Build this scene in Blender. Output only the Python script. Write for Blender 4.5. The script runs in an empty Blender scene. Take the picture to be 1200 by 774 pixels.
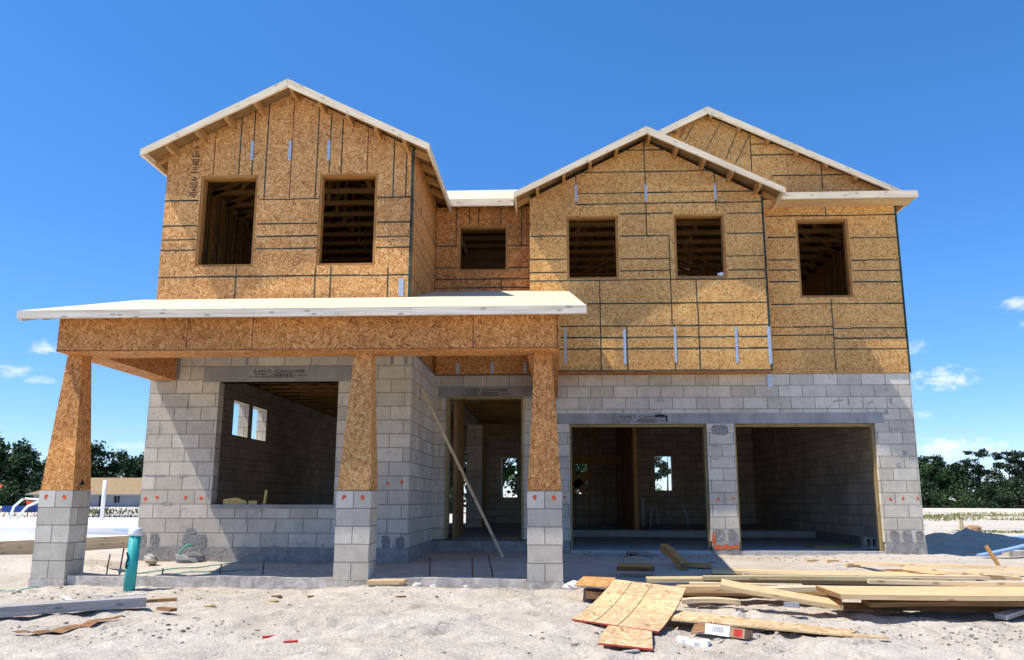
import bpy, math, random
from mathutils import Vector, Matrix, noise
R = random.Random(11)
C = bpy.context.scene.collection
sc = bpy.context.scene

# ------------------------------------------------------------------ materials
def newmat(name):
    m = bpy.data.materials.new(name); m.use_nodes = True
    nt = m.node_tree; nt.nodes.clear()
    out = nt.nodes.new('ShaderNodeOutputMaterial'); b = nt.nodes.new('ShaderNodeBsdfPrincipled')
    nt.links.new(b.outputs[0], out.inputs[0])
    b.inputs['Specular IOR Level'].default_value = 0.25
    return m, nt, b
class NT:
    def __init__(s, nt): s.nt = nt
    def n(s, t, **k):
        x = s.nt.nodes.new(t)
        for a, v in k.items(): setattr(x, a, v)
        return x
    def l(s, a, b): s.nt.links.new(a, b)
    def val(s, sock, v):
        if hasattr(v, 'is_output'): s.l(v, sock)
        else: sock.default_value = v
    def math(s, op, a, b=0.0, c=None, clamp=False):
        x = s.n('ShaderNodeMath', operation=op); x.use_clamp = clamp
        s.val(x.inputs[0], a); s.val(x.inputs[1], b)
        if c is not None: s.val(x.inputs[2], c)
        return x.outputs[0]
    def mix(s, f, a, b, mode='MIX'):
        x = s.n('ShaderNodeMix', data_type='RGBA', blend_type=mode)
        s.val(x.inputs[0], f)
        for i, v in ((6, a), (7, b)):
            if isinstance(v, tuple): v = (*v, 1) if len(v) == 3 else v
            s.val(x.inputs[i], v)
        return x.outputs[2]
    def noise(s, vec, scale, detail=4, rough=.55, dist=0, dim='3D'):
        x = s.n('ShaderNodeTexNoise', noise_dimensions=dim)
        if vec is not None: s.l(vec, x.inputs['Vector'])
        x.inputs['Scale'].default_value = scale; x.inputs['Detail'].default_value = detail
        x.inputs['Roughness'].default_value = rough; x.inputs['Distortion'].default_value = dist
        return x.outputs['Fac']
    def ramp(s, f, stops, interp='LINEAR'):
        x = s.n('ShaderNodeValToRGB'); s.l(f, x.inputs[0]); r = x.color_ramp; r.interpolation = interp
        while len(r.elements) < len(stops): r.elements.new(.5)
        for e, (p, c) in zip(r.elements, stops):
            e.position = p; e.color = (*c, 1) if isinstance(c, tuple) else (c, c, c, 1)
        return x.outputs[0]
    def mapping(s, vec, loc=(0, 0, 0), rot=(0, 0, 0), scale=(1, 1, 1)):
        x = s.n('ShaderNodeMapping'); s.l(vec, x.inputs[0])
        x.inputs[1].default_value = loc; x.inputs[2].default_value = rot; x.inputs[3].default_value = scale
        return x.outputs[0]
    def bump(s, h, strength, dist, bsdf):
        x = s.n('ShaderNodeBump'); x.inputs['Strength'].default_value = strength; x.inputs['Distance'].default_value = dist
        s.l(h, x.inputs['Height']); s.l(x.outputs[0], bsdf.inputs['Normal'])
    def uv(s): return s.n('ShaderNodeTexCoord').outputs['UV']
    def pos(s): return s.n('ShaderNodeNewGeometry').outputs['Position']

def mat_plain(name, col, rough=.7, var=.12, scale=6, spec=.25, metal=0, bump=0):
    m, nt, b = newmat(name); k = NT(nt)
    f = k.noise(k.pos(), scale, 5, .6)
    d = tuple(c*(1-var*1.6) for c in col); e = tuple(min(1, c*(1+var*1.2)) for c in col)
    k.l(k.ramp(f, [(.3, d), (.7, e)]), b.inputs['Base Color'])
    b.inputs['Roughness'].default_value = rough; b.inputs['Metallic'].default_value = metal
    b.inputs['Specular IOR Level'].default_value = spec
    if bump: k.bump(f, .6, bump, b)
    return m

def mat_osb(name, stops, edge=.55, scale=1.0, mottle=.25):
    m, nt, b = newmat(name); k = NT(nt); uv = k.uv()
    warp = k.n('ShaderNodeTexNoise'); k.l(uv, warp.inputs['Vector']); warp.inputs['Scale'].default_value = 9
    w = k.n('ShaderNodeVectorMath', operation='MULTIPLY_ADD'); k.l(warp.outputs['Color'], w.inputs[0])
    w.inputs[1].default_value = (.03, .03, 0); k.l(uv, w.inputs[2])
    best = None; col = None; edg = None
    for i, (ang, sx, sy, off) in enumerate([(.35, 8, 42, 0), (-.75, 9, 46, 3.3), (1.25, 8, 38, 7.1), (1.95, 10, 48, 12.7)]):
        mp = k.mapping(k.mapping(w.outputs[0], (off, off*.7, 0), (0, 0, ang)), scale=(sx*scale, sy*scale, 1))
        v = k.n('ShaderNodeTexVoronoi', voronoi_dimensions='2D'); v.inputs['Scale'].default_value = 1; k.l(mp, v.inputs['Vector'])
        sp = k.n('ShaderNodeSeparateColor'); k.l(v.outputs['Color'], sp.inputs[0])
        if best is None: best, col, edg = sp.outputs[0], sp.outputs[1], v.outputs['Distance']
        else:
            g = k.math('GREATER_THAN', sp.outputs[0], best)
            mx = k.n('ShaderNodeMix', data_type='FLOAT'); k.l(g, mx.inputs[0]); k.l(col, mx.inputs[2]); k.l(sp.outputs[1], mx.inputs[3])
            me = k.n('ShaderNodeMix', data_type='FLOAT'); k.l(g, me.inputs[0]); k.l(edg, me.inputs[2]); k.l(v.outputs['Distance'], me.inputs[3])
            best = k.math('MAXIMUM', best, sp.outputs[0]); col, edg = mx.outputs[0], me.outputs[0]
    c = k.ramp(col, stops)
    e = k.ramp(edg, [(.45, 1.0), (.8, edge)])
    c = k.mix(1.0, c, e, 'MULTIPLY')
    big = k.noise(k.pos(), 1.1, 3, .6)
    c = k.mix(mottle, c, k.ramp(big, [(.35, (.55, .52, .5)), (.65, (1.2, 1.15, 1.1))]), 'MULTIPLY')
    pb = k.n('ShaderNodeTexBrick'); k.l(k.mapping(uv, loc=(.31, .17, 0)), pb.inputs['Vector']); pb.offset = .5
    pb.inputs['Scale'].default_value = 1; pb.inputs['Mortar Size'].default_value = 0; pb.inputs['Brick Width'].default_value = 1.22; pb.inputs['Row Height'].default_value = .81
    pb.inputs['Color1'].default_value = (.80, .79, .80, 1); pb.inputs['Color2'].default_value = (1.16, 1.15, 1.10, 1)
    c = k.mix(.8, c, pb.outputs['Color'], 'MULTIPLY')
    k.l(c, b.inputs['Base Color']); b.inputs['Roughness'].default_value = .75
    b.inputs['Specular IOR Level'].default_value = .2
    k.bump(k.math('ADD', best, k.math('MULTIPLY', edg, -.6)), .35, .006, b)
    return m

OSB_STOPS = [(0, (0.272, 0.117, 0.038)), (.12, (0.474, 0.224, 0.073)), (.45, (0.639, 0.323, 0.116)), (.8, (0.787, 0.435, 0.171)), (1, (0.842, 0.563, 0.262))]
OSB_W = [(0, (0.251, 0.095, 0.028)), (.12, (0.449, 0.184, 0.052)), (.45, (0.620, 0.273, 0.082)), (.8, (0.752, 0.368, 0.124)), (1, (0.850, 0.491, 0.197))]
OSB_SHADED = [(0, (0.214, 0.081, 0.025)), (.15, (0.403, 0.163, 0.046)), (.5, (0.567, 0.244, 0.076)), (.85, (0.680, 0.326, 0.112)), (1, (0.781, 0.419, 0.163))]
OSB_Y = [(0, (0.323, 0.145, 0.040)), (.12, (0.553, 0.279, 0.085)), (.45, (0.728, 0.386, 0.125)), (.8, (0.850, 0.493, 0.179)), (1, (0.850, 0.604, 0.251))]
OSB_P = [(0, (.36, .21, .09)), (.12, (.56, .37, .19)), (.45, (.66, .45, .235)), (.8, (.74, .54, .30)), (1, (.8, .62, .38))]
M = {}
M['osb'] = mat_osb('osb', OSB_STOPS, edge=.74, scale=1.75)
M['osb_warm'] = mat_osb('osb_warm', OSB_W, edge=.75, scale=1.7)
M['osb_shaded'] = mat_osb('osb_shaded', OSB_SHADED, edge=.66, scale=1.5)  # darker, redder OSB: shade of the recessed middle wall put into the colour
M['osb_yellow'] = mat_osb('osb_yellow', OSB_Y, edge=.72, scale=1.9)
M['osb_pale'] = mat_osb('osb_pale', OSB_P, edge=.8, scale=.8, mottle=.12)

def mat_lumber(name, col, dark, gs=1.0, knots=True, rough=.7):
    m, nt, b = newmat(name); k = NT(nt); uv = k.uv()
    rnd = k.n('ShaderNodeObjectInfo').outputs['Random']
    off = k.n('ShaderNodeCombineXYZ'); k.l(k.math('MULTIPLY', rnd, 37.0), off.inputs[0]); k.l(k.math('MULTIPLY', rnd, 11.0), off.inputs[1])
    a = k.n('ShaderNodeVectorMath', operation='ADD'); k.l(uv, a.inputs[0]); k.l(off.outputs[0], a.inputs[1])
    mp = k.mapping(a.outputs[0], scale=(1.6*gs, 45*gs, 1))
    g = k.noise(mp, 1.0, 5, .6, .8)
    c = k.ramp(g, [(.3, dark), (.55, col), (.75, tuple(min(1, x*1.12) for x in col))])
    big = k.noise(k.mapping(a.outputs[0], scale=(1.2, 3, 1)), 1.5, 3)
    c = k.mix(.5, c, k.ramp(big, [(.3, (.72, .68, .62)), (.7, (1.1, 1.1, 1.1))]), 'MULTIPLY')
    if knots:
        v = k.n('ShaderNodeTexVoronoi', voronoi_dimensions='2D'); v.inputs['Scale'].default_value = 1
        k.l(k.mapping(a.outputs[0], scale=(2.6, 7.0, 1)), v.inputs['Vector'])
        kn = k.ramp(v.outputs['Distance'], [(.06, 1.0), (.13, 0.0)])
        c = k.mix(k.math('MULTIPLY', kn, .6), c, tuple(x*.35 for x in dark))
    k.l(c, b.inputs['Base Color']); b.inputs['Roughness'].default_value = rough
    k.bump(g, .3, .003, b)
    return m
M['lumber'] = mat_lumber('lumber', (.72, .52, .28), (.57, .37, .17))
M['lumber_orange'] = mat_lumber('lumber_orange', (.50, .28, .10), (.36, .17, .05))
M['lumber_pale'] = mat_lumber('lumber_pale', (.70, .56, .36), (.56, .40, .22))
M['fascia'] = mat_lumber('fascia', (.82, .71, .52), (.68, .55, .37), .8)
M['fascia_grey'] = mat_lumber('fascia_grey', (.74, .67, .55), (.52, .46, .36), .6)
M['treated'] = mat_lumber('treated', (.56, .46, .26), (.43, .34, .17), .8)
M['grey_wood'] = mat_lumber('grey_wood', (.42, .40, .38), (.27, .25, .23), .8)
M['brown_wood'] = mat_lumber('brown_wood', (.30, .16, .075), (.16, .075, .03), .8)
M['buck'] = mat_lumber('buck', (.44, .22, .07), (.32, .14, .035))
M['jamb'] = mat_lumber('jamb', (.36, .28, .14), (.26, .19, .08))
M['form_tan'] = mat_lumber('form_tan', (.54, .47, .37), (.42, .36, .27), .6)
M['dark_and_shaded_wood'] = mat_lumber('dark_and_shaded_wood', (.30, .185, .085), (.18, .10, .04))  # dark timber; also paints shade on roof undersides and the upper deck
M['deck'] = mat_lumber('deck', (.76, .65, .47), (.62, .50, .33), .35, False)
_n = M['deck'].node_tree; _k = NT(_n); _b = _n.nodes['Principled BSDF']; _s = _b.inputs['Base Color'].links[0].from_socket
_br = _k.n('ShaderNodeTexBrick'); _k.l(_k.uv(), _br.inputs['Vector']); _br.offset = .5; _br.inputs['Scale'].default_value = 1; _br.inputs['Mortar Size'].default_value = .005
_br.inputs['Brick Width'].default_value = 2.44; _br.inputs['Row Height'].default_value = 1.22; _br.inputs['Color1'].default_value = (.9, .89, .88, 1); _br.inputs['Color2'].default_value = (1.06, 1.05, 1.03, 1); _br.inputs['Mortar'].default_value = (.55, .5, .42, 1)
_k.l(_k.mix(.9, _s, _br.outputs['Color'], 'MULTIPLY'), _b.inputs['Base Color'])

def mat_block():
    m, nt, b = newmat('block'); k = NT(nt); uv = k.uv()
    br = k.n('ShaderNodeTexBrick'); k.l(uv, br.inputs['Vector'])
    br.offset = .5; br.squash = 1
    br.inputs['Color1'].default_value = (.54, .492, .405, 1); br.inputs['Color2'].default_value = (.705, .652, .55, 1)
    br.inputs['Mortar'].default_value = (.27, .245, .21, 1); br.inputs['Scale'].default_value = 1
    br.inputs['Mortar Size'].default_value = .0064; br.inputs['Mortar Smooth'].default_value = .35
    br.inputs['Bias'].default_value = 0; br.inputs['Brick Width'].default_value = .4064; br.inputs['Row Height'].default_value = .2032
    p = k.pos()
    fine = k.noise(p, 70, 3, .7); mid = k.noise(p, 7, 5, .65, .5); big = k.noise(p, .9, 3, .5)
    c = k.mix(.55, br.outputs['Color'], k.ramp(fine, [(.25, (.72, .72, .72)), (.75, (1.22, 1.22, 1.22))]), 'MULTIPLY')
    c = k.mix(.6, c, k.ramp(mid, [(.3, (.78, .77, .76)), (.62, (1.08, 1.08, 1.08))]), 'MULTIPLY')
    c = k.mix(.5, c, k.ramp(big, [(.35, (.80, .80, .81)), (.65, (1.12, 1.10, 1.06))]), 'MULTIPLY')
    # mortar smears: streaky grey patches
    sm = k.noise(k.mapping(uv, scale=(3.2, 2.1, 1)), 1.6, 4, .7, 1.2, '2D')
    smk = k.ramp(sm, [(.63, 0.0), (.72, 1.0)])
    c = k.mix(k.math('MULTIPLY', smk, .5), c, (.24, .235, .23))
    k.l(c, b.inputs['Base Color']); b.inputs['Roughness'].default_value = .92; b.inputs['Specular IOR Level'].default_value = .1
    h = k.math('ADD', k.math('MULTIPLY', br.outputs['Fac'], -1.0), k.math('MULTIPLY', fine, .35))
    h = k.math('ADD', h, k.math('MULTIPLY', mid, .3))
    k.bump(h, .7, .008, b)
    return m
M['block'] = mat_block()
def mat_conc(name, col, bumpd=.01, sc1=5, var=.25):
    m, nt, b = newmat(name); k = NT(nt); p = k.pos()
    a = k.noise(p, sc1, 6, .65, .6); f = k.noise(p, 60, 3, .7); st = k.noise(k.mapping(p, scale=(4, 4, .8)), 1.3, 4, .6)
    c = k.ramp(a, [(.28, tuple(x*(1-var) for x in col)), (.68, tuple(x*(1+var*.5) for x in col))])
    c = k.mix(.45, c, k.ramp(f, [(.3, (.75, .75, .75)), (.7, (1.2, 1.2, 1.2))]), 'MULTIPLY')
    c = k.mix(.5, c, k.ramp(st, [(.35, (.7, .7, .7)), (.6, (1.06, 1.06, 1.06))]), 'MULTIPLY')
    k.l(c, b.inputs['Base Color']); b.inputs['Roughness'].default_value = .9; b.inputs['Specular IOR Level'].default_value = .12
    k.bump(k.math('ADD', a, k.math('MULTIPLY', f, .3)), .8, bumpd, b)
    return m
M['lintel'] = mat_conc('lintel', (.34, .335, .33), .004, 2.5)
M['parge'] = mat_conc('parge', (.37, .345, .315), .03, 9, .35)
M['rough_mortar'] = mat_conc('rough_mortar', (.40, .385, .365), .07, 30, .6)
M['slab'] = mat_conc('slab', (.50, .485, .46), .003, 1.4, .12)
M['footing'] = mat_conc('footing', (.60, .545, .47), .03, 7, .45)
M['white_slab'] = mat_plain('white_slab', (.74, .74, .74), .6, .05, 1.5)
M['pale_stone'] = mat_conc('pale_stone', (.62, .60, .55), .02, 9, .2)
M['seam'] = mat_plain('seam', (.030, .062, .050), .7, .5, 5)
M['seam_red'] = mat_plain('seam_red', (.17, .045, .03), .7, .4, 8)
M['red_edge'] = mat_plain('red_edge', (.36, .045, .03), .7, .3, 12)
M['ink'] = mat_plain('ink', (.025, .025, .027), .8, .5, 30)
M['orange'] = mat_plain('orange_paint', (.78, .13, .04), .8, .25, 30)
M['galv'] = mat_plain('galv', (.52, .58, .66), .45, .15, 30, .5, .35)
M['pvc'] = mat_plain('pvc', (.80, .80, .79), .4, .03, 5, .4)
M['teal'] = mat_plain('teal', (.035, .40, .385), .55, .14, 9, .35)
M['rust'] = mat_plain('rust', (.12, .055, .035), .85, .35, 40)
M['white'] = mat_plain('white_plastic', (.80, .80, .78), .6, .05, 12)
M['label_grey'] = mat_plain('label_grey', (.30, .30, .32), .6, .2, 60)
M['red'] = mat_plain('red_print', (.50, .035, .03), .6, .2, 20)
M['kraft'] = mat_plain('kraft', (.36, .22, .12), .8, .15, 20)
M['yellow_wood'] = mat_plain('yellow_wood', (.62, .46, .16), .7, .15, 20)
M['blue'] = mat_plain('blue_sheet', (.24, .36, .58), .5, .12, 3, .4)
M['blue_dark'] = mat_plain('blue_paint', (.03, .07, .30), .5, .15, 3)
M['cord'] = mat_plain('cord', (.10, .40, .30), .6, .15, 20)
M['shingle'] = mat_plain('shingle', (.31, .215, .115), .9, .10, 2)
M['house_wall'] = mat_plain('house_wall', (.27, .285, .325), .85, .05, 1)
M['dark'] = mat_plain('dark_glass', (.02, .022, .025), .3, .1, 3)
M['bark'] = mat_plain('bark', (.10, .075, .055), .9, .3, 6)
M['soil_pale'] = mat_plain('soil_pale', (.38, .31, .24), .95, .3, 20)
M['soil'] = mat_plain('soil', (.22, .18, .145), .95, .3, 30)
M['hay'] = mat_plain('dry_grass', (.36, .32, .12), .8, .3, 1.2)

def mat_leaf(name, col, var=.5):
    m, nt, b = newmat(name); k = NT(nt)
    p = k.pos(); f = k.noise(p, .45, 3, .6); g = k.n('ShaderNodeNewGeometry').outputs['Random Per Island']
    c = k.ramp(f, [(.3, tuple(x*(1-var) for x in col)), (.7, tuple(x*(1+var) for x in col))])
    c = k.mix(.55, c, k.ramp(g, [(0, (.55, .6, .5)), (1, (1.4, 1.35, 1.1))]), 'MULTIPLY')
    k.l(c, b.inputs['Base Color']); b.inputs['Roughness'].default_value = .65
    return m
M['leaf_dark'] = mat_leaf('leaf_dark', (.028, .055, .024))
M['leaf_mid'] = mat_leaf('leaf_mid', (.038, .075, .026))
M['leaf_pine'] = mat_leaf('leaf_pine', (.027, .044, .027))
M['weed'] = mat_leaf('weed', (.035, .055, .022), .4)
M['grass'] = mat_leaf('grass_blade', (.17, .20, .055), .35)

def mat_sand():
    m, nt, b = newmat('sand'); k = NT(nt); p = k.pos()
    big = k.noise(p, .55, 4, .6, .4); mid = k.noise(p, 4.5, 5, .65, .6); fine = k.noise(p, 42, 4, .75); gr = k.noise(p, 170, 2, .7)
    c = k.ramp(big, [(.3, (.58, .505, .41)), (.5, (.67, .595, .495)), (.7, (.72, .65, .55))])
    c = k.mix(.6, c, k.ramp(mid, [(.28, (.74, .73, .72)), (.6, (1.08, 1.07, 1.06))]), 'MULTIPLY')
    c = k.mix(.65, c, k.ramp(fine, [(.28, (.62, .60, .58)), (.55, (1.06, 1.06, 1.06)), (.8, (1.2, 1.18, 1.15))]), 'MULTIPLY')
    c = k.mix(.35, c, k.ramp(gr, [(.3, (.7, .7, .7)), (.7, (1.25, 1.25, 1.25))]), 'MULTIPLY')
    # damp darker soil in drifts, with crumbs
    dk = k.noise(p, 1.3, 5, .7, 1.5); crumb = k.noise(p, 26, 3, .6)
    msk = k.math('MULTIPLY', k.ramp(dk, [(.54, 0.0), (.68, 1.0)]), k.ramp(crumb, [(.46, 0.0), (.60, 1.0)]))
    c = k.mix(k.math('MULTIPLY', msk, .75), c, (.21, .175, .15))
    k.l(c, b.inputs['Base Color']); b.inputs['Roughness'].default_value = .95; b.inputs['Specular IOR Level'].default_value = .08
    h = k.math('ADD', k.math('MULTIPLY', mid, 1.0), k.math('MULTIPLY', fine, .55))
    h = k.math('ADD', h, k.math('MULTIPLY', gr, .14))
    k.bump(h, .9, .06, b)
    return m
M['sand'] = mat_sand()

# ------------------------------------------------------------------ mesh builder
class MB:
    def __init__(s, uvo=(0, 0)): s.v = []; s.f = []; s.m = []; s.uv = []; s.uvo = uvo; s.sm = []
    def face(s, pts, m=0, uv=None, n=None):
        pts = [Vector(p) for p in pts]
        nn = Vector((0, 0, 0))
        for i in range(len(pts)):
            a, b = pts[i], pts[(i+1) % len(pts)]
            nn += Vector(((a.y-b.y)*(a.z+b.z), (a.z-b.z)*(a.x+b.x), (a.x-b.x)*(a.y+b.y)))
        if n is not None and nn.dot(Vector(n)) < 0:
            pts.reverse(); nn = -nn
            if uv: uv = uv[::-1]
        if uv is None:
            ax = max(range(3), key=lambda i: abs(nn[i])); o = s.uvo
            uv = [((p.y, p.z) if ax == 0 else (p.x, p.z) if ax == 1 else (p.x, p.y)) for p in pts]
            uv = [(a-o[0], b-o[1]) for a, b in uv]
        i0 = len(s.v); s.v += [tuple(p) for p in pts]; s.f.append(tuple(range(i0, i0+len(pts)))); s.m.append(m); s.uv.append(uv); s.sm.append(False)
    def box(s, x0, x1, y0, y1, z0, z1, m=0, skip=''):
        if 'l' not in skip: s.face([(x0, y0, z0), (x0, y1, z0), (x0, y1, z1), (x0, y0, z1)], m, n=(-1, 0, 0))
        if 'r' not in skip: s.face([(x1, y0, z0), (x1, y1, z0), (x1, y1, z1), (x1, y0, z1)], m, n=(1, 0, 0))
        if 'f' not in skip: s.face([(x0, y0, z0), (x1, y0, z0), (x1, y0, z1), (x0, y0, z1)], m, n=(0, -1, 0))
        if 'b' not in skip: s.face([(x0, y1, z0), (x1, y1, z0), (x1, y1, z1), (x0, y1, z1)], m, n=(0, 1, 0))
        if 'd' not in skip: s.face([(x0, y0, z0), (x1, y0, z0), (x1, y1, z0), (x0, y1, z0)], m, n=(0, 0, -1))
        if 'u' not in skip: s.face([(x0, y0, z1), (x1, y0, z1), (x1, y1, z1), (x0, y1, z1)], m, n=(0, 0, 1))
    def hexa(s, b, t, m=0, ms=None, uvs=None):
        b = [Vector(p) for p in b]; t = [Vector(p) for p in t]; c = sum(b+t, Vector())/8
        fs = [b, t]+[[b[i], b[(i+1) % 4], t[(i+1) % 4], t[i]] for i in range(4)]
        for j, f in enumerate(fs):
            fc = sum(f, Vector())/4
            s.face(f, ms[j] if ms else m, n=fc-c)
    def obox(s, p0, p1, w, t, m=0, up=(0, 0, 1), me=None, twist=0):
        """board from p0 to p1 (centre line), w across, t along up; grain along the length"""
        p0, p1 = Vector(p0), Vector(p1); d = (p1-p0); L = d.length; d.normalize(); up = Vector(up)
        if abs(d.dot(up)) > .97: up = Vector((0, 1, 0))
        sd = d.cross(up).normalized(); u = sd.cross(d).normalized()
        if twist: q = Matrix.Rotation(twist, 3, d); sd = q @ sd; u = q @ u
        P = lambda a, b, c: p0+d*(a*L)+sd*(b*w/2)+u*(c*t/2)
        def q4(f, cs, uvs, mm): s.face([P(*c) for c in cs], mm, uvs, n=f)
        o = R.uniform(0, 9)
        q4(u, [(0, -1, 1), (1, -1, 1), (1, 1, 1), (0, 1, 1)], [(o, 0), (o+L, 0), (o+L, w), (o, w)], m)
        q4(-u, [(0, -1, -1), (1, -1, -1), (1, 1, -1), (0, 1, -1)], [(o, 0), (o+L, 0), (o+L, w), (o, w)], m)
        q4(sd, [(0, 1, -1), (1, 1, -1), (1, 1, 1), (0, 1, 1)], [(o, 1), (o+L, 1), (o+L, 1+t), (o, 1+t)], m)
        q4(-sd, [(0, -1, -1), (1, -1, -1), (1, -1, 1), (0, -1, 1)], [(o, 2), (o+L, 2), (o+L, 2+t), (o, 2+t)], m)
        me = m if me is None else me
        q4(-d, [(0, -1, -1), (0, 1, -1), (0, 1, 1), (0, -1, 1)], [(0, 0), (.02, 0), (.02, t), (0, t)], me)
        q4(d, [(1, -1, -1), (1, 1, -1), (1, 1, 1), (1, -1, 1)], [(0, 0), (.02, 0), (.02, t), (0, t)], me)
    def gridwall(s, axis, c0, c1, u0, u1, z0, z1, holes=(), m=0, mb=None, open_top=False):
        """wall slab: axis 'y' -> plane at Y=c0(front)..c1, runs along X; axis 'x' -> X=c0..c1, runs along Y"""
        us = sorted({u0, u1, *[h[0] for h in holes], *[h[1] for h in holes]}); us = [u for u in us if u0 <= u <= u1]
        zs = sorted({z0, z1, *[h[2] for h in holes], *[h[3] for h in holes]}); zs = [z for z in zs if z0 <= z <= z1]
        P = (lambda c, u, z: (u, c, z)) if axis == 'y' else (lambda c, u, z: (c, u, z))
        N = (lambda a, b, c: (b, a, c)) if axis == 'y' else (lambda a, b, c: (a, b, c))
        def solid(i, j):
            if i < 0 or j < 0 or i >= len(us)-1 or j >= len(zs)-1: return False
            uc, zc = (us[i]+us[i+1])/2, (zs[j]+zs[j+1])/2
            return not any(h[0] < uc < h[1] and h[2] < zc < h[3] for h in holes)
        sg = -1 if c0 < c1 else 1; mb = m if mb is None else mb
        for i in range(len(us)-1):
            for j in range(len(zs)-1):
                if not solid(i, j): continue
                a, b, c, d = us[i], us[i+1], zs[j], zs[j+1]
                s.face([P(c0, a, c), P(c0, b, c), P(c0, b, d), P(c0, a, d)], m, n=N(sg, 0, 0))
                s.face([P(c1, a, c), P(c1, b, c), P(c1, b, d), P(c1, a, d)], mb, n=N(-sg, 0, 0))
                if not solid(i-1, j): s.face([P(c0, a, c), P(c1, a, c), P(c1, a, d), P(c0, a, d)], m, n=N(0, -1, 0))
                if not solid(i+1, j): s.face([P(c0, b, c), P(c1, b, c), P(c1, b, d), P(c0, b, d)], m, n=N(0, 1, 0))
                if not solid(i, j-1): s.face([P(c0, a, c), P(c1, a, c), P(c1, b, c), P(c0, b, c)], m, n=N(0, 0, -1))
                if not solid(i, j+1) : s.face([P(c0, a, d), P(c1, a, d), P(c1, b, d), P(c0, b, d)], m, n=N(0, 0, 1))
    def prism(s, poly, y0, y1, m=0, me=None, axis='y'):
        """polygon in (x,z) extruded along y"""
        P = (lambda a, b, c: (a, c, b)) if axis == 'y' else (lambda a, b, c: (c, a, b))
        c = sum((Vector(P(a, b, (y0+y1)/2)) for a, b in poly), Vector())/len(poly)
        d = Vector(P(0, 0, 1)); me = m if me is None else me
        s.face([P(a, b, y0) for a, b in poly], m, n=-d if y0 < y1 else d)
        s.face([P(a, b, y1) for a, b in poly], m, n=d if y0 < y1 else -d)
        n = len(poly); ar = sum(poly[i][0]*poly[(i+1) % n][1]-poly[(i+1) % n][0]*poly[i][1] for i in range(n))
        for i in range(n):
            (a, b), (a2, b2) = poly[i], poly[(i+1) % n]
            nx, nz = (b2-b, a-a2) if ar > 0 else (b-b2, a2-a)
            s.face([P(a, b, y0), P(a2, b2, y0), P(a2, b2, y1), P(a, b, y1)], me, n=P(nx, nz, 0))
    def disc(s, c, r, n, m=0, k=12, jag=.2):
        n = Vector(n).normalized(); a = n.orthogonal().normalized(); b = n.cross(a); c = Vector(c)
        s.face([c+(a*math.cos(t*2*math.pi/k)+b*math.sin(t*2*math.pi/k))*r*R.uniform(1-jag, 1+jag) for t in range(k)], m, n=n)
    def tube(s, pts, r, n=8, m=0, cap=True, smooth=True):
        pts = [Vector(p) for p in pts]; rs = r if isinstance(r, (list, tuple)) else [r]*len(pts)
        i0 = len(s.v); prev = None
        for i, p in enumerate(pts):
            d = (pts[min(i+1, len(pts)-1)]-pts[max(i-1, 0)]).normalized()
            a = d.orthogonal().normalized() if prev is None else (prev-d*prev.dot(d)).normalized()
            prev = a; b = d.cross(a)
            for k in range(n):
                t = 2*math.pi*k/n; s.v.append(tuple(p+(a*math.cos(t)+b*math.sin(t))*rs[i]))
        for i in range(len(pts)-1):
            for k in range(n):
                k2 = (k+1) % n; q = (i0+i*n+k, i0+i*n+k2, i0+(i+1)*n+k2, i0+(i+1)*n+k)
                s.f.append(q); s.m.append(m); s.uv.append([(0, k/n), (0, (k+1)/n), (1, (k+1)/n), (1, k/n)]); s.sm.append(smooth)
        if cap:
            for base, rev in ((i0, True), (i0+(len(pts)-1)*n, False)):
                q = tuple(range(base, base+n)); q = q[::-1] if rev else q
                s.f.append(q); s.m.append(m); s.uv.append([(0, 0)]*n); s.sm.append(False)
    def build(s, name, mats, parent=None, label=None, origin=None):
        me = bpy.data.meshes.new(name); o = bpy.data.objects.new(name, me); C.objects.link(o)
        w = WL.get(parent.name, Vector()) if parent else Vector()
        if origin is None: origin = w
        origin = Vector(origin)
        me.from_pydata([(a-origin.x, b-origin.y, c-origin.z) for a, b, c in s.v], [], s.f)
        lay = me.uv_layers.new(name='UVMap'); flat = [c for f in s.uv for uv in f for c in uv]
        lay.data.foreach_set('uv', flat)
        me.polygons.foreach_set('material_index', s.m); me.polygons.foreach_set('use_smooth', s.sm)
        for x in (mats if isinstance(mats, (list, tuple)) else [mats]): me.materials.append(M[x])
        if parent: o.parent = parent; o.location = origin-w
        else: o.location = origin
        WL[o.name] = origin
        if label: o['label'] = label
        return o
WL = {}
def tag(o, label, cat, group=None, kind=None):
    o['label'] = label; o['category'] = cat
    if group: o['group'] = group
    if kind: o['kind'] = kind
    return o
def thing(name, loc, label, cat, group=None):
    o = bpy.data.objects.new(name, None); C.objects.link(o); o.location = loc; o.empty_display_size = .2
    WL[o.name] = Vector(loc); return tag(o, label, cat, group)
def sstep(a, b, x):
    t = max(0, min(1, (x-a)/(b-a))); return t*t*(3-2*t)

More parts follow.
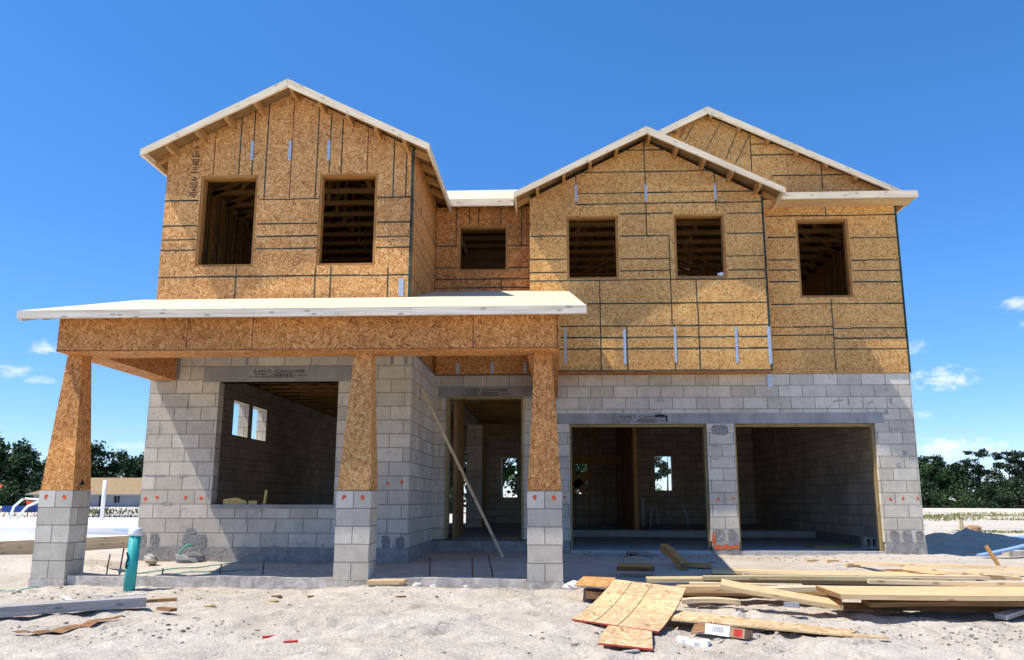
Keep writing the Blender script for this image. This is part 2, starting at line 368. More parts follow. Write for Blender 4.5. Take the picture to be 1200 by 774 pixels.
# ------------------------------------------------------------------ ground
def gz(x, y):
    b = .14*sstep(10.3, 12.3, y) if -6.3 < x < 6.5 else .10*sstep(9.5, 13, y)
    b -= .02*sstep(60, 200, y)
    n1 = noise.noise((x*.45, y*.45, 1.7)); n2 = noise.noise((x*1.7, y*1.7, 4.2)); n3 = noise.noise((x*4.6, y*4.6, 9.1)); n4 = noise.noise((x*11, y*11, 2.1))
    k = 1.0-.55*sstep(9.6, 10.6, y) if y < 12.4 else .8
    z = b+k*(.035*n1+.030*n2+.024*n3+.013*n4)
    ft = noise.noise((x*2.6+3, y*2.6, 7.7))
    if y < 9.6: z -= .045*max(0, ft-.15)*2.0
    z += (.38+.34*noise.noise((x*1.9, y*1.9, 1))+.14*noise.noise((x*5.5, y*5.5, 3)))*math.exp(-(((x-7.6)/1.1)**2+((y-17.2)/.9)**2))+.16*math.exp(-(((x-9.2)/1.5)**2+((y-16.4)/.8)**2))
    z += .30*math.exp(-((y-70)/5)**2)*sstep(8, 25, x)*(.6+.5*noise.noise((x*.12, 0, 3)))
    z += .06*math.exp(-((y-9.55)/.3)**2)*sstep(-2.9, -2.4, x)*(1-sstep(.2, 1.0, x))
    inside = (-6.0 < x < -2.2 and y > 12.45) or (-2.2 <= x < 6.05 and y > 14.9)
    if inside and y < 27: z = -.1
    if x < -7.9 and y > 13.9: z = min(z, .10)
    return z
FP = []
fr = random.Random(5)
for _ in range(26):      # trails of boot prints
    x, y, a = fr.uniform(-5.5, 5), fr.uniform(5.4, 9.2), fr.uniform(0, 6.28)
    for k in range(6):
        FP.append((x+math.cos(a+1.57)*(.08 if k % 2 else -.08), y+math.sin(a+1.57)*(.08 if k % 2 else -.08), a+fr.uniform(-.2, .2), fr.uniform(.016, .034)))
        x += math.cos(a)*.62; y += math.sin(a)*.62; a += fr.uniform(-.15, .15)
GRID = {}
for f in FP: GRID.setdefault((int(f[0]//1), int(f[1]//1)), []).append(f)
gz0 = gz
def gz(x, y):
    z = gz0(x, y)
    if 4.5 < y < 10 and -7 < x < 6.5:
        i, j = int(x//1), int(y//1)
        for di in (-1, 0, 1):
            for dj in (-1, 0, 1):
                for px, py, a, d in GRID.get((i+di, j+dj), ()):
                    dx, dy = x-px, y-py; u = (dx*math.cos(a)+dy*math.sin(a))/.15; v = (-dx*math.sin(a)+dy*math.cos(a))/.065; q = u*u+v*v
                    if q < 6: z += d*(-math.exp(-q*q*.8)+.45*math.exp(-(math.sqrt(q)-1.5)**2*5))
        # two shallow wheel ruts curving across the front
        for off in (0, 1.15):
            c = 6.55+off*.75+.10*(x+1)+.05*math.sin(x*1.3+off); t = (y-c)/.10
            if abs(t) < 4 and x < .3: z += (-.030*math.exp(-t*t)+.014*math.exp(-(abs(t)-1.7)**2*2.5))*(.5+.5*noise.noise((x*1.5, off*7, 2)))
    return z
def axis_vals(a, b, step, far, g=1.22):
    v = [a]
    while v[-1] < b: v.append(v[-1]+step)
    d = step; hi = v[-1]
    while hi < far: d *= g; hi += d; v.append(hi)
    d = step; lo = a; pre = []
    while lo > -far: d *= g; lo -= d; pre.append(lo)
    return pre[::-1]+v
xs = axis_vals(-6.6, 6.6, .04, 1600); ys = axis_vals(5.0, 10.4, .04, 1600)
V = [(x, y, gz(x, y)) for y in ys for x in xs]; nx = len(xs)
F = [(j*nx+i, j*nx+i+1, (j+1)*nx+i+1, (j+1)*nx+i) for j in range(len(ys)-1) for i in range(nx-1)]
gm = bpy.data.meshes.new('ground'); gm.from_pydata(V, [], F); gm.polygons.foreach_set('use_smooth', [True]*len(F)); gm.materials.append(M['sand'])
gr = bpy.data.objects.new('ground', gm); C.objects.link(gr); gr['kind'] = 'structure'; gr['label'] = 'pale bare sand of the building site'; gr['category'] = 'ground'

# clods and crumbs on the sand: nobody could count them
mb = MB()
def clod(mb, x, y, r, m=0):
    z = gz(x, y); n = 6; a0 = R.uniform(0, 1); e = R.uniform(.6, 1)
    def ring(q, h): return [(x+math.cos(a0+t*6.2832/n)*r*q*R.uniform(.75, 1.2), y+math.sin(a0+t*6.2832/n)*r*q*e*R.uniform(.75, 1.2), z+r*h*R.uniform(.8, 1.15)) for t in range(n)]
    r0, r1 = ring(1, -.1), ring(.85, .45); top = (x, y, z+r*R.uniform(.65, .9))
    for t in range(n):
        u = (t+1) % n; o = (r1[t][0]-x, r1[t][1]-y, .1*r)
        mb.face([r0[t], r0[u], r1[u], r1[t]], m, n=o); mb.face([r1[t], r1[u], top], m, n=(o[0], o[1], r))
spots = [(-3.2, 7.0, .55, 90), (-3.0, 6.6, .35, 60), (-4.5, 7.0, .4, 40), (1.2, 6.7, .5, 90), (2.6, 7.0, .6, 130), (3.3, 6.8, .5, 110), (3.9, 7.2, .6, 80), (-5.2, 8.9, .5, 40), (-1.2, 9.5, .9, 60), (.2, 6.4, .8, 50), (1.2, 13.6, .8, 160), (4.6, 13.9, 1.2, 160), (3.1, 13.7, .5, 60), (-4.6, 9.4, .8, 50), (2.0, 13.9, .7, 70), (.9, 14.1, .5, 150), (1.5, 13.7, .4, 60), (7.8, 17.0, .9, 120)]
for cx, cy, sp, n in spots:
    for _ in range(n): clod(mb, R.gauss(cx, sp), R.gauss(cy, sp*.5), abs(R.gauss(.006, .007))+.004, R.choice((0, 1, 1)))
for _ in range(300): clod(mb, R.uniform(-6, 5.5), R.uniform(5.2, 9.8), abs(R.gauss(.006, .004))+.004, R.choice((0, 1, 1)))
o = mb.build('soil_clods', ['soil', 'sand']); tag(o, 'dark soil clods and crumbs strewn over the pale sand', 'soil clods', kind='stuff')

# ------------------------------------------------------------------ the house
HX, HY = 0.0, 14.0
house = thing('unfinished_house', (HX, HY, 0), 'unfinished two-storey house of grey block below and bare OSB sheathing above', 'house')
K0 = .3306; ZT = K0+14*.2032
YL, YG, XL, XR = 12.34, 14.79, -6.08, 6.135
UVO = (-6.08, K0)
INK = ['block', 'parge', 'rough_mortar', 'orange', 'smear']
M['smear'] = mat_conc('smear', (.41, .39, .36), .01, 14, .4)
M['smear_pale'] = mat_conc('smear_pale', (.56, .53, .49), .01, 14, .3)

def dots(mb, pts, Y, m=3):
    for x, z in pts:
        mb.disc((x, Y-.002, z), .024, (0, -1, 0), m, 12, .22)
        if R.random() < .6: mb.disc((x+R.uniform(-.02, .02), Y-.0032, z-.022), .013, (0, -1, 0), m, 9, .3)
def blotch(mb, x0, x1, z0, z1, Y, m, n=26, rough=.12):
    cx, cz, a, b = (x0+x1)/2, (z0+z1)/2, (x1-x0)/2, (z1-z0)/2; pts = []
    for i in range(n):
        t = 2*math.pi*i/n; c, s_ = math.cos(t), math.sin(t); e = 1/max(abs(c), abs(s_))**.75
        q = R.uniform(1-rough, 1+rough*.4); pts.append((cx+a*c*e*q*.9, Y, cz+b*s_*e*q*.9))
    mb.face(pts, m, n=(0, -1, 0))

def smears(mb, Y, x0, x1, z0, z1, n, avoid=()):
    k = 0
    while k < n:
        x = x0+R.random()*(x1-x0); row = R.randint(0, int((z1-z0)/.2032)-1); z = K0+.2032*row+R.uniform(-.02, .02)+(z0-K0)
        w_, h_ = R.choice(((.03, .07), (.045, .05), (.02, .09), (.10, .02), (.16, .014)))
        if any(a-w_ < x < b+w_ and c-h_ < z < d+h_ for a, b, c, d in avoid): continue
        blotch(mb, x-w_, x+w_, z-h_, z+h_, Y-.0025-R.random()*.0015, 4, 18, .5); k += 1
# left room
mb = MB(UVO)
mb.gridwall('y', YL, YL+.2, XL, -2.12, K0, ZT, [(-5.02, -3.21, K0+3*.2032-.06, 2.735)])
mb.box(XL-.015, -2.105, YL-.015, YL+.2, -.1, K0, 1)
dots(mb, [(-6.0, 1.02), (-5.83, 1.04), (-5.4, 1.04), (-5.17, 1.03), (-2.43, 1.24), (-2.22, 1.26)], YL)
for a, b, c, d in [(-6.06, -5.93, .34, .53), (-5.88, -5.74, .34, .53), (-5.42, -5.02, .30, .53), (-5.36, -5.2, .50, .60), (-2.5, -2.36, .3, .52), (-2.3, -2.15, .3, .5)]:
    blotch(mb, a, b, c, d, YL-.006, 2)
smears(mb, YL, -6.0, -2.2, K0, ZT-.2, 14, [(-5.3, -2.9, .85, 3.0)])
mb.build('block_wall', INK, house)
mb = MB((YL, K0))
mb.gridwall('x', XL, XL+.2, YL+.2, 26, K0, ZT, [(15.2, 15.97, 2.17, 2.80), (16.19, 17.0, 2.17, 2.80)])
mb.box(XL-.015, XL+.2, YL+.2, 26, -.1, K0, 1)
mb.build('block_wall', INK, house)
mb = MB((YL+.1, K0))
mb.gridwall('x', -2.12, -2.32, YL+.2, 26, K0, ZT, [(17.2, 24.4, K0, 2.95)])
mb.box(-2.32, -2.105, YL+.2, YG, -.1, K0, 1)
mb.build('block_wall', INK, house)
# recess and garage front
DOOR = (-1.90, -.546, K0+.02, 2.79)
mb = MB((-6.08, K0))
mb.gridwall('y', YG, YG+.2, -2.12, XR, K0, ZT, [DOOR, (.248, 2.615, K0, 2.31), (3.085, 5.47, K0, 2.31)])
mb.box(-2.105, .235, YG-.012, YG+.2, -.1, K0, 1); mb.box(2.63, 3.07, YG-.012, YG+.2, -.1, K0, 1); mb.box(5.485, XR+.012, YG-.012, YG+.2, -.1, K0, 1)
dots(mb, [(2.76, 1.03), (3.01, 1.04), (5.62, 1.04), (5.83, 1.05), (6.07, 1.05), (.15, 1.06)], YG)
for a, b, c, d in [(2.66, 2.84, .34, .54), (2.88, 3.05, .34, .54), (5.56, 5.72, .34, .53), (5.76, 5.93, .34, .53), (5.97, 6.12, .34, .53), (2.68, 3.0, 2.1, 2.3)]:
    blotch(mb, a, b, c, d, YG-.006, 2)
smears(mb, YG, .2, 5.9, 2.5, ZT, 9, []); smears(mb, YG, 5.62, 5.93, .8, ZT-.2, 3, []); smears(mb, YG, 2.68, 3.02, 1.1, 2.2, 2, [])
for bx, bz, bw, bh in [(2.70, .24, .07, .04), (2.80, .235, .08, .03), (2.92, .24, .08, .028), (3.02, .25, .05, .035), (2.655, .33, .03, .09), (2.65, .42, .02, .07), (2.86, .27, .04, .025)]: blotch(mb, bx-bw, bx+bw, bz-bh, bz+bh, YG-.016-R.random()*.003, 3, 22, .45)
mb.build('block_wall', INK, house)
mb = MB((YG, K0)); mb.gridwall('x', XR, XR-.2, YG+.2, 26, K0, ZT); mb.box(XR-.2, XR+.012, YG+.2, 26, -.1, K0, 1)
mb.build('block_wall', INK, house)
mb = MB((-6.08, K0))
mb.gridwall('y', 26.0, 26.2, XL, XR, K0, ZT, [(-3.9, -2.70, K0, 2.45), (-1.63, -1.16, 1.1, 2.27), (3.0, 3.5, 1.31, 2.32), (.35, .95, 1.2, 2.2)])
mb.box(XL, XR, 26, 26.2, -.1, K0, 1); mb.build('block_wall', INK, house)
mb = MB((-6.08, K0)); mb.box(-2.25, -1.85, 21.6, 22.0, K0, 2.9); mb.build('block_pier', INK, house)
mb = MB(); mb.obox((-1.84, 21.8, 2.78), (0, 21.8, 2.78), .2, .30); mb.obox((-1.80, 21.8, K0), (-1.80, 21.8, 2.63), .2, .08, up=(1, 0, 0)); mb.build('header_beam', ['dark_and_shaded_wood'], house)

# precast lintels with printed lettering
def text_faces(mb, body, x, z, size, Y, m=0, shear=.25, sx=1.0, bold=.012):
    cu = bpy.data.curves.new('lettering', 'FONT'); cu.body = body; cu.size = size; cu.shear = shear; cu.offset = bold*size; cu.resolution_u = 2
    ob = bpy.data.objects.new('lettering', cu); C.objects.link(ob)
    dg = bpy.context.evaluated_depsgraph_get(); me = bpy.data.meshes.new_from_object(ob.evaluated_get(dg))
    for p in me.polygons:
        mb.face([(x+me.vertices[i].co.x*sx, Y, z+me.vertices[i].co.y) for i in p.vertices], m, n=(0, -1, 0))
    w = max((v.co.x for v in me.vertices), default=0)*sx
    bpy.data.objects.remove(ob); bpy.data.curves.remove(cu); bpy.data.meshes.remove(me)
    return w
def print_marks(par, x, zt, zb, Y, w, smudge=False):
    mb = MB(); h = zt-zb
    text_faces(mb, "Lott's Concrete", x, zb+h*.58, h*.5, Y, 0, .3, w/(h*.5*6.6))
    bx0, bx1, bz0, bz1 = x+w*.36, x+w*.80, zb+h*.06, zb+h*.46; t = .012
    mb.prism([(bx0+.02, bz0), (bx1-.02, bz0), (bx1-.012, bz0+t), (bx0+.012, bz0+t)], Y, Y+.0005, 0)
    mb.prism([(bx0+.02, bz1-t), (bx1-.02, bz1-t), (bx1-.012, bz1), (bx0+.012, bz1)], Y, Y+.0005, 0)
    for xx in (bx0, bx1-t): mb.prism([(xx, bz0+.012), (xx+t, bz0+.012), (xx+t, bz1-.012), (xx, bz1-.012)], Y, Y+.0005, 0)
    for i in range(6):
        a = bx0+.03+(bx1-bx0-.06)*i/6; mb.prism([(a, (bz0+bz1)/2-.008), (a+(bx1-bx0)*.10, (bz0+bz1)/2-.008), (a+(bx1-bx0)*.10, (bz0+bz1)/2+.008), (a, (bz0+bz1)/2+.008)], Y, Y+.0005, 0)
    for row, z in ((0, zb+h*.34), (1, zb+h*.08)):
        a = x+w*(.04 if row == 0 else -.06)
        while a < x+w*(.26 if row == 0 else .33):
            l = R.uniform(.02, .05); mb.prism([(a, z), (a+l, z), (a+l, z+.014), (a, z+.014)], Y, Y+.0005, 0); a += l+R.uniform(.008, .02)
    a = x+w*.86
    for i in range(3): mb.prism([(a, zb+h*.22), (a+.03, zb+h*.22), (a+.03, zb+h*.22+.016), (a, zb+h*.22+.016)], Y, Y+.0005, 0); a += .05
    if smudge: blotch(mb, x+w*.98, x+w*1.03, zb+h*.05, zb+h*.9, Y, 0, 18, .3); blotch(mb, x+w*.72, x+w*1.0, zb+h*.62, zb+h*.98, Y-.001, 0, 18, .3)
    return mb.build('printed_lettering', ['ink'], par)
def lintel(x0, x1, z0, z1, Y, txt):
    mb = MB(); mb.box(x0, x1, Y-.004, Y+.204, z0, z1)
    o = mb.build('lintel', ['lintel'], house); print_marks(o, *txt, Y=Y-.006, w=txt_w, smudge=Y > 14 and z0 < 2.4) if False else None
    return o
l1 = lintel(-5.27, -2.95, 2.735, 2.965, YL, None); print_marks(l1, -4.52, 2.935, 2.79, YL-.0062, .80)
l2 = lintel(-2.06, -.36, 2.79, 2.975, YG, None); print_marks(l2, -1.58, 2.955, 2.80, YG-.0062, .76)
l3 = lintel(.03, 5.62, 2.31, 2.492, YG, None); print_marks(l3, 1.13, 2.478, 2.325, YG-.0062, .80, True)
# precast sill of the big window
mb = MB(); mb.box(-5.07, -3.16, YL-.03, YL+.21, .935, .99-.055+.0); 
mb = MB(); mb.box(-5.02, -3.21, YL-.025, YL+.205, K0+3*.2032-.06, K0+3*.2032-.005); mb.build('window_sill', ['lintel'], house)

# garage door frames: bucks of pressure treated boards
for a, b in ((.248, 2.615), (3.085, 5.47)):
    mb = MB()
    mb.obox((a, YG+.14, 2.288), (b, YG+.14, 2.288), .13, .044, up=(0, 0, 1))
    mb.obox((a+.02, YG+.14, .18), (a+.02, YG+.14, 2.266), .13, .04, up=(1, 0, 0)); mb.obox((b-.02, YG+.14, .18), (b-.02, YG+.14, 2.266), .13, .04, up=(1, 0, 0))
    mb.build('door_frame', ['jamb'], house)
mb = MB(); a, b = DOOR[0], DOOR[1]
mb.obox((a, YG+.08, 2.77), (b, YG+.08, 2.77), .20, .04)
for x in (a+.02, b-.02): mb.obox((x, YG+.08, K0+.02), (x, YG+.08, 2.75), .20, .04, up=(1, 0, 0))
mb.build('door_frame', ['jamb'], house)

# floors
mb = MB(); mb.box(XL+.2, -2.32, YL+.2, 26, .05, K0); mb.box(-2.12, .03, YG+.0, 26, .05, K0+.018); mb.box(.03, XR-.2, 20.2, 26, .05, K0)
mb.build('floor_slab', ['slab'], house)
mb = MB(); mb.box(.248, 5.47, YG+.005, YG+.2, .0, .18); mb.box(.03, XR-.2, YG+.2, 20.2, .0, .18); mb.build('garage_floor', ['slab'], house)

# upper floor deck and joists
mb = MB(); mb.box(XL, -2.165, YL, 26.2, 3.50, 3.52); mb.box(-2.165, XR, YG, 26.2, 3.50, 3.52); mb.build('floor_deck', ['dark_and_shaded_wood'], house)  # dark colour paints the shade seen between the floor trusses
def jst(p0, p1):
    mb = MB(); x0, y0, _ = p0; x1 = p1[0]
    mb.obox((x0, y0, 3.216), (x1, y0, 3.216), .088, .040); mb.obox((x0, y0, 3.475), (x1, y0, 3.475), .088, .040)
    x = x0+.3; k_ = 0
    while x+.55 < x1:
        a, b = (3.232, 3.46) if k_ % 2 else (3.46, 3.232); mb.obox((x, y0, a), (x+.55, y0, b), .035, .07); x += .62; k_ += 1
    mb.build('floor_truss', ['lumber_orange'], house)
y = YL+.5
while y < 26: jst((XL+.1, y, 3.345), (-2.2, y, 3.345)); y += .61
y = YG+.55
while y < 26: jst((-2.2, y, 3.345), (XR-.1, y, 3.345)); y += .61
mb = MB(); mb.box(XL+.02, XR-.02, 26.0, 26.19, ZT+.001, 3.498); mb.build('rim_board', ['dark_and_shaded_wood'], house)
mb = MB(); mb.box(XL+.001, XL+.04, YL+.05, 25.99, ZT+.041, 3.498); mb.build('rim_board', ['dark_and_shaded_wood'], house)
mb = MB(); mb.box(XR-.04, XR-.001, YG+.05, 25.99, ZT+.041, 3.498); mb.build('rim_board', ['dark_and_shaded_wood'], house)
mb = MB(); mb.box(XL+.05, -2.18, YL+.006, YL+.045, ZT+.041, 3.498); mb.build('rim_board', ['dark_and_shaded_wood'], house)
# wall plates
mb = MB(); mb.obox((XL, YL+.1, ZT+.02), (-2.12, YL+.1, ZT+.02), .2, .04); mb.obox((XL+.1, YL+.2, ZT+.02), (XL+.1, 26, ZT+.02), .2, .04)
mb.obox((-2.22, YL+.2, ZT+.02), (-2.22, 26, ZT+.02), .2, .04); mb.obox((-2.12, YG+.1, ZT+.02), (XR, YG+.1, ZT+.02), .2, .04); mb.obox((XR-.1, YG+.2, ZT+.02), (XR-.1, 26, ZT+.02), .2, .04)
mb.build('wall_plate', ['dark_and_shaded_wood'], house)

# --------- upper sheathing
def seam_h(mb, L, Y, m=1, w=.023):
    for z, a, b in L:
        x = a
        while x < b-.01:
            x2 = min(b, x+R.uniform(.25, .7)); d = R.uniform(-.004, .004); ww = w*R.uniform(.75, 1.2)
            mb.face([(x, Y-.0016, z-ww/2+d), (x2, Y-.0016, z-ww/2+d), (x2, Y-.0016, z+ww/2+d), (x, Y-.0016, z+ww/2+d)], m, n=(0, -1, 0)); x = x2
def seam_v(mb, L, Y, m=1, w=.018):
    for x, a, b in L: mb.face([(x-w/2, Y-.0028, a), (x+w/2, Y-.0028, a), (x+w/2, Y-.0028, b), (x-w/2, Y-.0028, b)], m, n=(0, -1, 0))
LG_h = [(5.6, -6.09, -5.55), (5.19, -6.09, -5.54), (4.96, -6.09, -5.54), (4.79, -6.09, -5.54), (4.36, -6.09, -2.19), (5.6, -4.59, -3.64), (5.2, -4.59, -3.64), (5.0, -4.59, -3.64), (4.8, -4.6, -3.64), (5.6, -2.71, -2.17), (5.2, -2.71, -2.17), (4.97, -2.72, -2.17), (4.8, -2.72, -2.17)]
LG_v = [(-4.94, 6.02, 7.0), (-4.73, 6.01, 7.1), (-4.51, 5.59, 7.21), (-3.7, 5.61, 7.15), (-3.5, 6.02, 6.97), (-3.31, 6.02, 6.92), (-2.48, 5.61, 6.61), (-2.28, 5.61, 6.47), (-4.87, 4.0, 4.5), (-3.64, 4.0, 4.51), (-3.4, 4.0, 4.51), (-2.52, 4.0, 4.47)]
LG_r = [(-5.35, 6.02, 6.79), (-4.11, 5.62, 7.35), (-2.9, 6.01, 6.77)]
MW_h = [(5.56, -2.16, -1.76), (5.56, -.83, -.44), (5.15, -2.16, -1.75), (5.14, -.82, -.45), (4.93, -2.15, -.45), (4.77, -2.15, -.45)]
MW_v = [(-1.78, 5.57, 6.29), (-1.54, 5.96, 6.29), (-1.37, 5.96, 6.29), (-.96, 5.95, 6.28), (-.58, 5.55, 6.31), (-.95, 4.73, 4.92)]
OV_h = [(7.19, 1.1, 2.22), (6.78, .43, 2.89), (6.38, .42, 3.7), (6.18, .42, 3.7), (5.99, 1.17, 2.11), (5.6, -.41, .23), (5.58, 1.17, 2.02), (5.17, -.42, .23), (5.16, 1.16, 2.02), (4.93, -.42, .23), (4.94, 1.15, 2.02), (4.78, -.42, 3.7), (4.36, .58, 3.7), (3.96, .11, 3.7), (3.76, .11, 3.7), (3.56, .09, 3.7), (3.18, -.42, 3.7), (5.97, 3.05, 3.7), (5.6, 3.04, 3.7), (5.19, 3.02, 3.7), (4.94, 3.04, 3.7)]
OV_v = [(1.64, 6.8, 7.37), (1.645, 5.57, 6.8), (.41, 6.19, 6.91), (.8, 3.18, 4.79), (2.03, 3.99, 5.58), (2.06, 3.17, 3.99), (2.87, 6.04, 6.91), (2.47, 4.28, 4.79), (2.48, 3.17, 4.28), (1.25, 3.17, 3.96)]
RW_h = [(6.04, 3.83, 6.14), (5.64, 3.84, 4.34), (5.62, 5.29, 6.13), (5.22, 3.83, 4.34), (5.2, 5.29, 6.14), (5.03, 3.83, 4.34), (5.01, 5.29, 6.14), (4.82, 3.82, 4.34), (4.8, 5.29, 6.13), (4.41, 3.83, 6.13), (4.0, 3.82, 4.89), (3.97, 4.89, 6.13), (3.85, 3.81, 4.88), (3.79, 4.89, 6.13), (3.6, 3.81, 6.13)]
RW_v = [(4.9, 6.04, 6.25), (4.88, 3.74, 4.51), (4.875, 3.2, 3.74)]

def gable_wall(mats, Y, x0, x1, z0, ze, apex, holes, hl, vl, vr=(), corner=()):
    mb = MB((.37*len(holes), .2)); mb.gridwall('y', Y, Y+.012, x0, x1, z0, ze, holes)
    if apex: mb.prism([(x0, ze), (x1, ze), apex], Y, Y+.012)
    seam_h(mb, hl, Y); seam_v(mb, vl, Y); seam_v(mb, vr, Y, 2, .012)
    for x in corner: mb.face([(x-.018, Y-.0042, z0), (x+.018, Y-.0042, z0), (x+.018, Y-.0042, ze), (x-.018, Y-.0042, ze)], 1, n=(0, -1, 0))
    if 'ink' in mats:
        z = 5.66
        while z < 6.52:
            if not 5.98 < z < 6.05: w_ = R.uniform(.03, .09); mb.face([(-5.63-w_, Y-.0034, z), (-5.63+w_*.6, Y-.0034, z), (-5.63+w_*.6, Y-.0034, z+.014), (-5.63-w_, Y-.0034, z+.014)], 3, n=(0, -1, 0))
            z += R.choice((.028, .034, .05))
    return mb.build('sheathing_wall', mats, house)
YLG, YMW, YOV, YRW = 12.315, 14.77, 14.37, 14.768
LGW = [(-5.53, -4.62, 4.52, 6.01), (-3.635, -2.728, 4.52, 6.01)]
gable_wall(['osb', 'seam', 'seam_red', 'ink'], YLG, -6.09, -2.165, ZT+.002, 6.40, (-4.115, 7.395), LGW, LG_h, LG_v, LG_r, (-2.185,))
gable_wall(['osb_shaded', 'seam', 'seam_red'], YMW, -2.153, -.42, ZT+.045, 6.30, None, [(-1.74, -.833, 5.08, 5.946)], MW_h, MW_v)
OVW = [(.237, 1.14, 4.80, 5.965), (2.12, 3.003, 4.80, 5.965)]
o = gable_wall(['osb_yellow', 'seam', 'seam_red'], YOV, -.42, 3.70, 3.165, 6.29, (1.65, 7.36), OVW, OV_h, OV_v, (), (3.68,))
gable_wall(['osb_yellow', 'seam', 'seam_red'], YRW, 3.712, 6.15, ZT+.004, 6.36, None, [(4.352, 5.273, 4.528, 5.975)], RW_h, RW_v, (), (6.13,))
# main gable wall above the pent
mb = MB((.3, .1)); Yg = 14.80
mb.prism([(-.6, 6.36), (6.30, 6.36), (2.85, 8.04)], Yg, Yg+.012)
seam_h(mb, [(7.45, 3.65, 4.10), (7.24, 3.64, 4.5), (6.83, 4.0, 5.3)], Yg); seam_v(mb, [(3.64, 6.94, 7.64), (4.89, 6.55, 7.03)], Yg)
for (xa, za), (xb, zb) in [((2.64, 7.90), (2.44, 7.54)), ((3.12, 7.88), (2.82, 7.34)), ((3.42, 7.72), (3.18, 7.17)), ((3.62, 7.62), (3.35, 7.07)), ((2.45, 7.8), (2.36, 7.6))]:
    mb.face([(xa-.008, Yg-.003, za), (xa+.008, Yg-.003, za), (xb+.008, Yg-.003, zb), (xb-.008, Yg-.003, zb)], 1, n=(0, -1, 0))
mb.build('sheathing_wall', ['osb_yellow', 'seam'], house)
# side sheathing: gable block right side, outer left, outer right, bay sides and soffit
mb = MB(); X = -2.165
mb.gridwall('x', X, X-.012, YLG+.0125, 26.2, ZT+.045, 6.405)
for z in (5.6, 5.2, 4.97, 4.8, 4.36):
    mb.face([(X+.0016, YLG+.02, z-.008), (X+.0016, YMW, z-.008), (X+.0016, YMW, z+.008), (X+.0016, YLG+.02, z+.008)], 1, n=(1, 0, 0))
for y in (13.1, 13.7): mb.face([(X+.003, y, 5.6), (X+.003, y+.014, 5.6), (X+.003, y+.014, 6.38), (X+.003, y, 6.38)], 1, n=(1, 0, 0))
mb.face([(X+.004, YLG+.0, 4.0), (X+.004, YLG+.035, 4.0), (X+.004, YLG+.035, 6.38), (X+.004, YLG, 6.38)], 1, n=(1, 0, 0))
mb.build('sheathing_wall', ['osb_warm', 'seam'], house)
mb = MB(); mb.gridwall('x', -6.09, -6.078, YLG+.0125, 26.2, ZT+.045, 6.405); mb.build('sheathing_wall', ['osb', 'seam'], house)
mb = MB(); mb.gridwall('x', 6.15, 6.138, YRW+.0125, 26.2, ZT+.045, 6.44); mb.build('sheathing_wall', ['osb_yellow', 'seam'], house)
mb = MB(); mb.gridwall('x', -.42, -.408, YOV+.0125, YG+.02, 3.165, 6.385); mb.gridwall('x', 3.70, 3.688, YOV+.0125, YG+.02, 3.165, 6.385)
mb.box(-.408, 3.688, YOV+.0125, YG-.004, 3.165, 3.19, 1); mb.build('bay_return', ['osb_shaded', 'osb_shaded'], house)
mb = MB(); mb.gridwall('y', 26.2, 26.188, -6.09, 6.15, ZT+.045, 6.3, [(-5.2, -4.3, 4.6, 5.8), (1, 1.9, 4.6, 5.8)]); mb.build('sheathing_wall', ['osb'], house)

# window frames: lumber bucks lining each rough opening
def window_frame(x0, x1, z0, z1, Y, d=.14, t=.038):
    mb = MB(); yc = Y+.014+d/2
    mb.obox((x0, yc, z1-t/2), (x1, yc, z1-t/2), d, t); mb.obox((x0, yc, z0+t/2), (x1, yc, z0+t/2), d, t)
    mb.obox((x0+t/2, yc, z0+t), (x0+t/2, yc, z1-t), d, t, up=(1, 0, 0)); mb.obox((x1-t/2, yc, z0+t), (x1-t/2, yc, z1-t), d, t, up=(1, 0, 0))
    # header behind the sheathing
    return mb.build('window_frame', ['buck'], house)
for x0, x1, z0, z1 in LGW: window_frame(x0, x1, z0, z1, YLG)
window_frame(-1.74, -.833, 5.08, 5.946, YMW)
for x0, x1, z0, z1 in OVW: window_frame(x0, x1, z0, z1, YOV)
window_frame(4.352, 5.273, 4.528, 5.975, YRW)

# metal straps
def strap(x, z0, z1, Y, w=.05, m='galv'):
    mb = MB(); mb.box(x-w/2, x+w/2, Y-.006, Y-.0045, z0, z1)
    z = z0+.03
    while z < z1-.02: mb.disc((x+R.uniform(-.01, .01), Y-.0066, z), .007, (0, -1, 0), 1, 6, 0); z += .05
    return mb.build('metal_strap', [m, 'label_grey'], house)
for x, a, b in [(.19, 3.3, 3.91), (1.21, 3.29, 3.9), (2.07, 3.32, 3.93), (3.11, 3.31, 3.93), (.41, 6.23, 6.55), (1.65, 6.21, 6.53), (2.87, 6.23, 6.54)]: strap(x, a, b, YOV, .042)
strap(3.665, 3.28, 3.93, YOV-.002, .055)
for x, a, b in [(-4.75, 6.26, 6.57), (-4.14, 6.24, 6.56), (-3.52, 6.23, 6.56)]: strap(x, a, b, YLG, .045)
strap(3.74, 2.94, 3.165, YG-.001, .075); strap(-2.31, 4.02, 4.30, YLG-.003, .075)
for x in (-5.66, -4.62, -2.42, -2.19-.02): strap(x, 2.78 if x < -4.7 else 2.99, 3.17, YL, .05, 'label_grey')

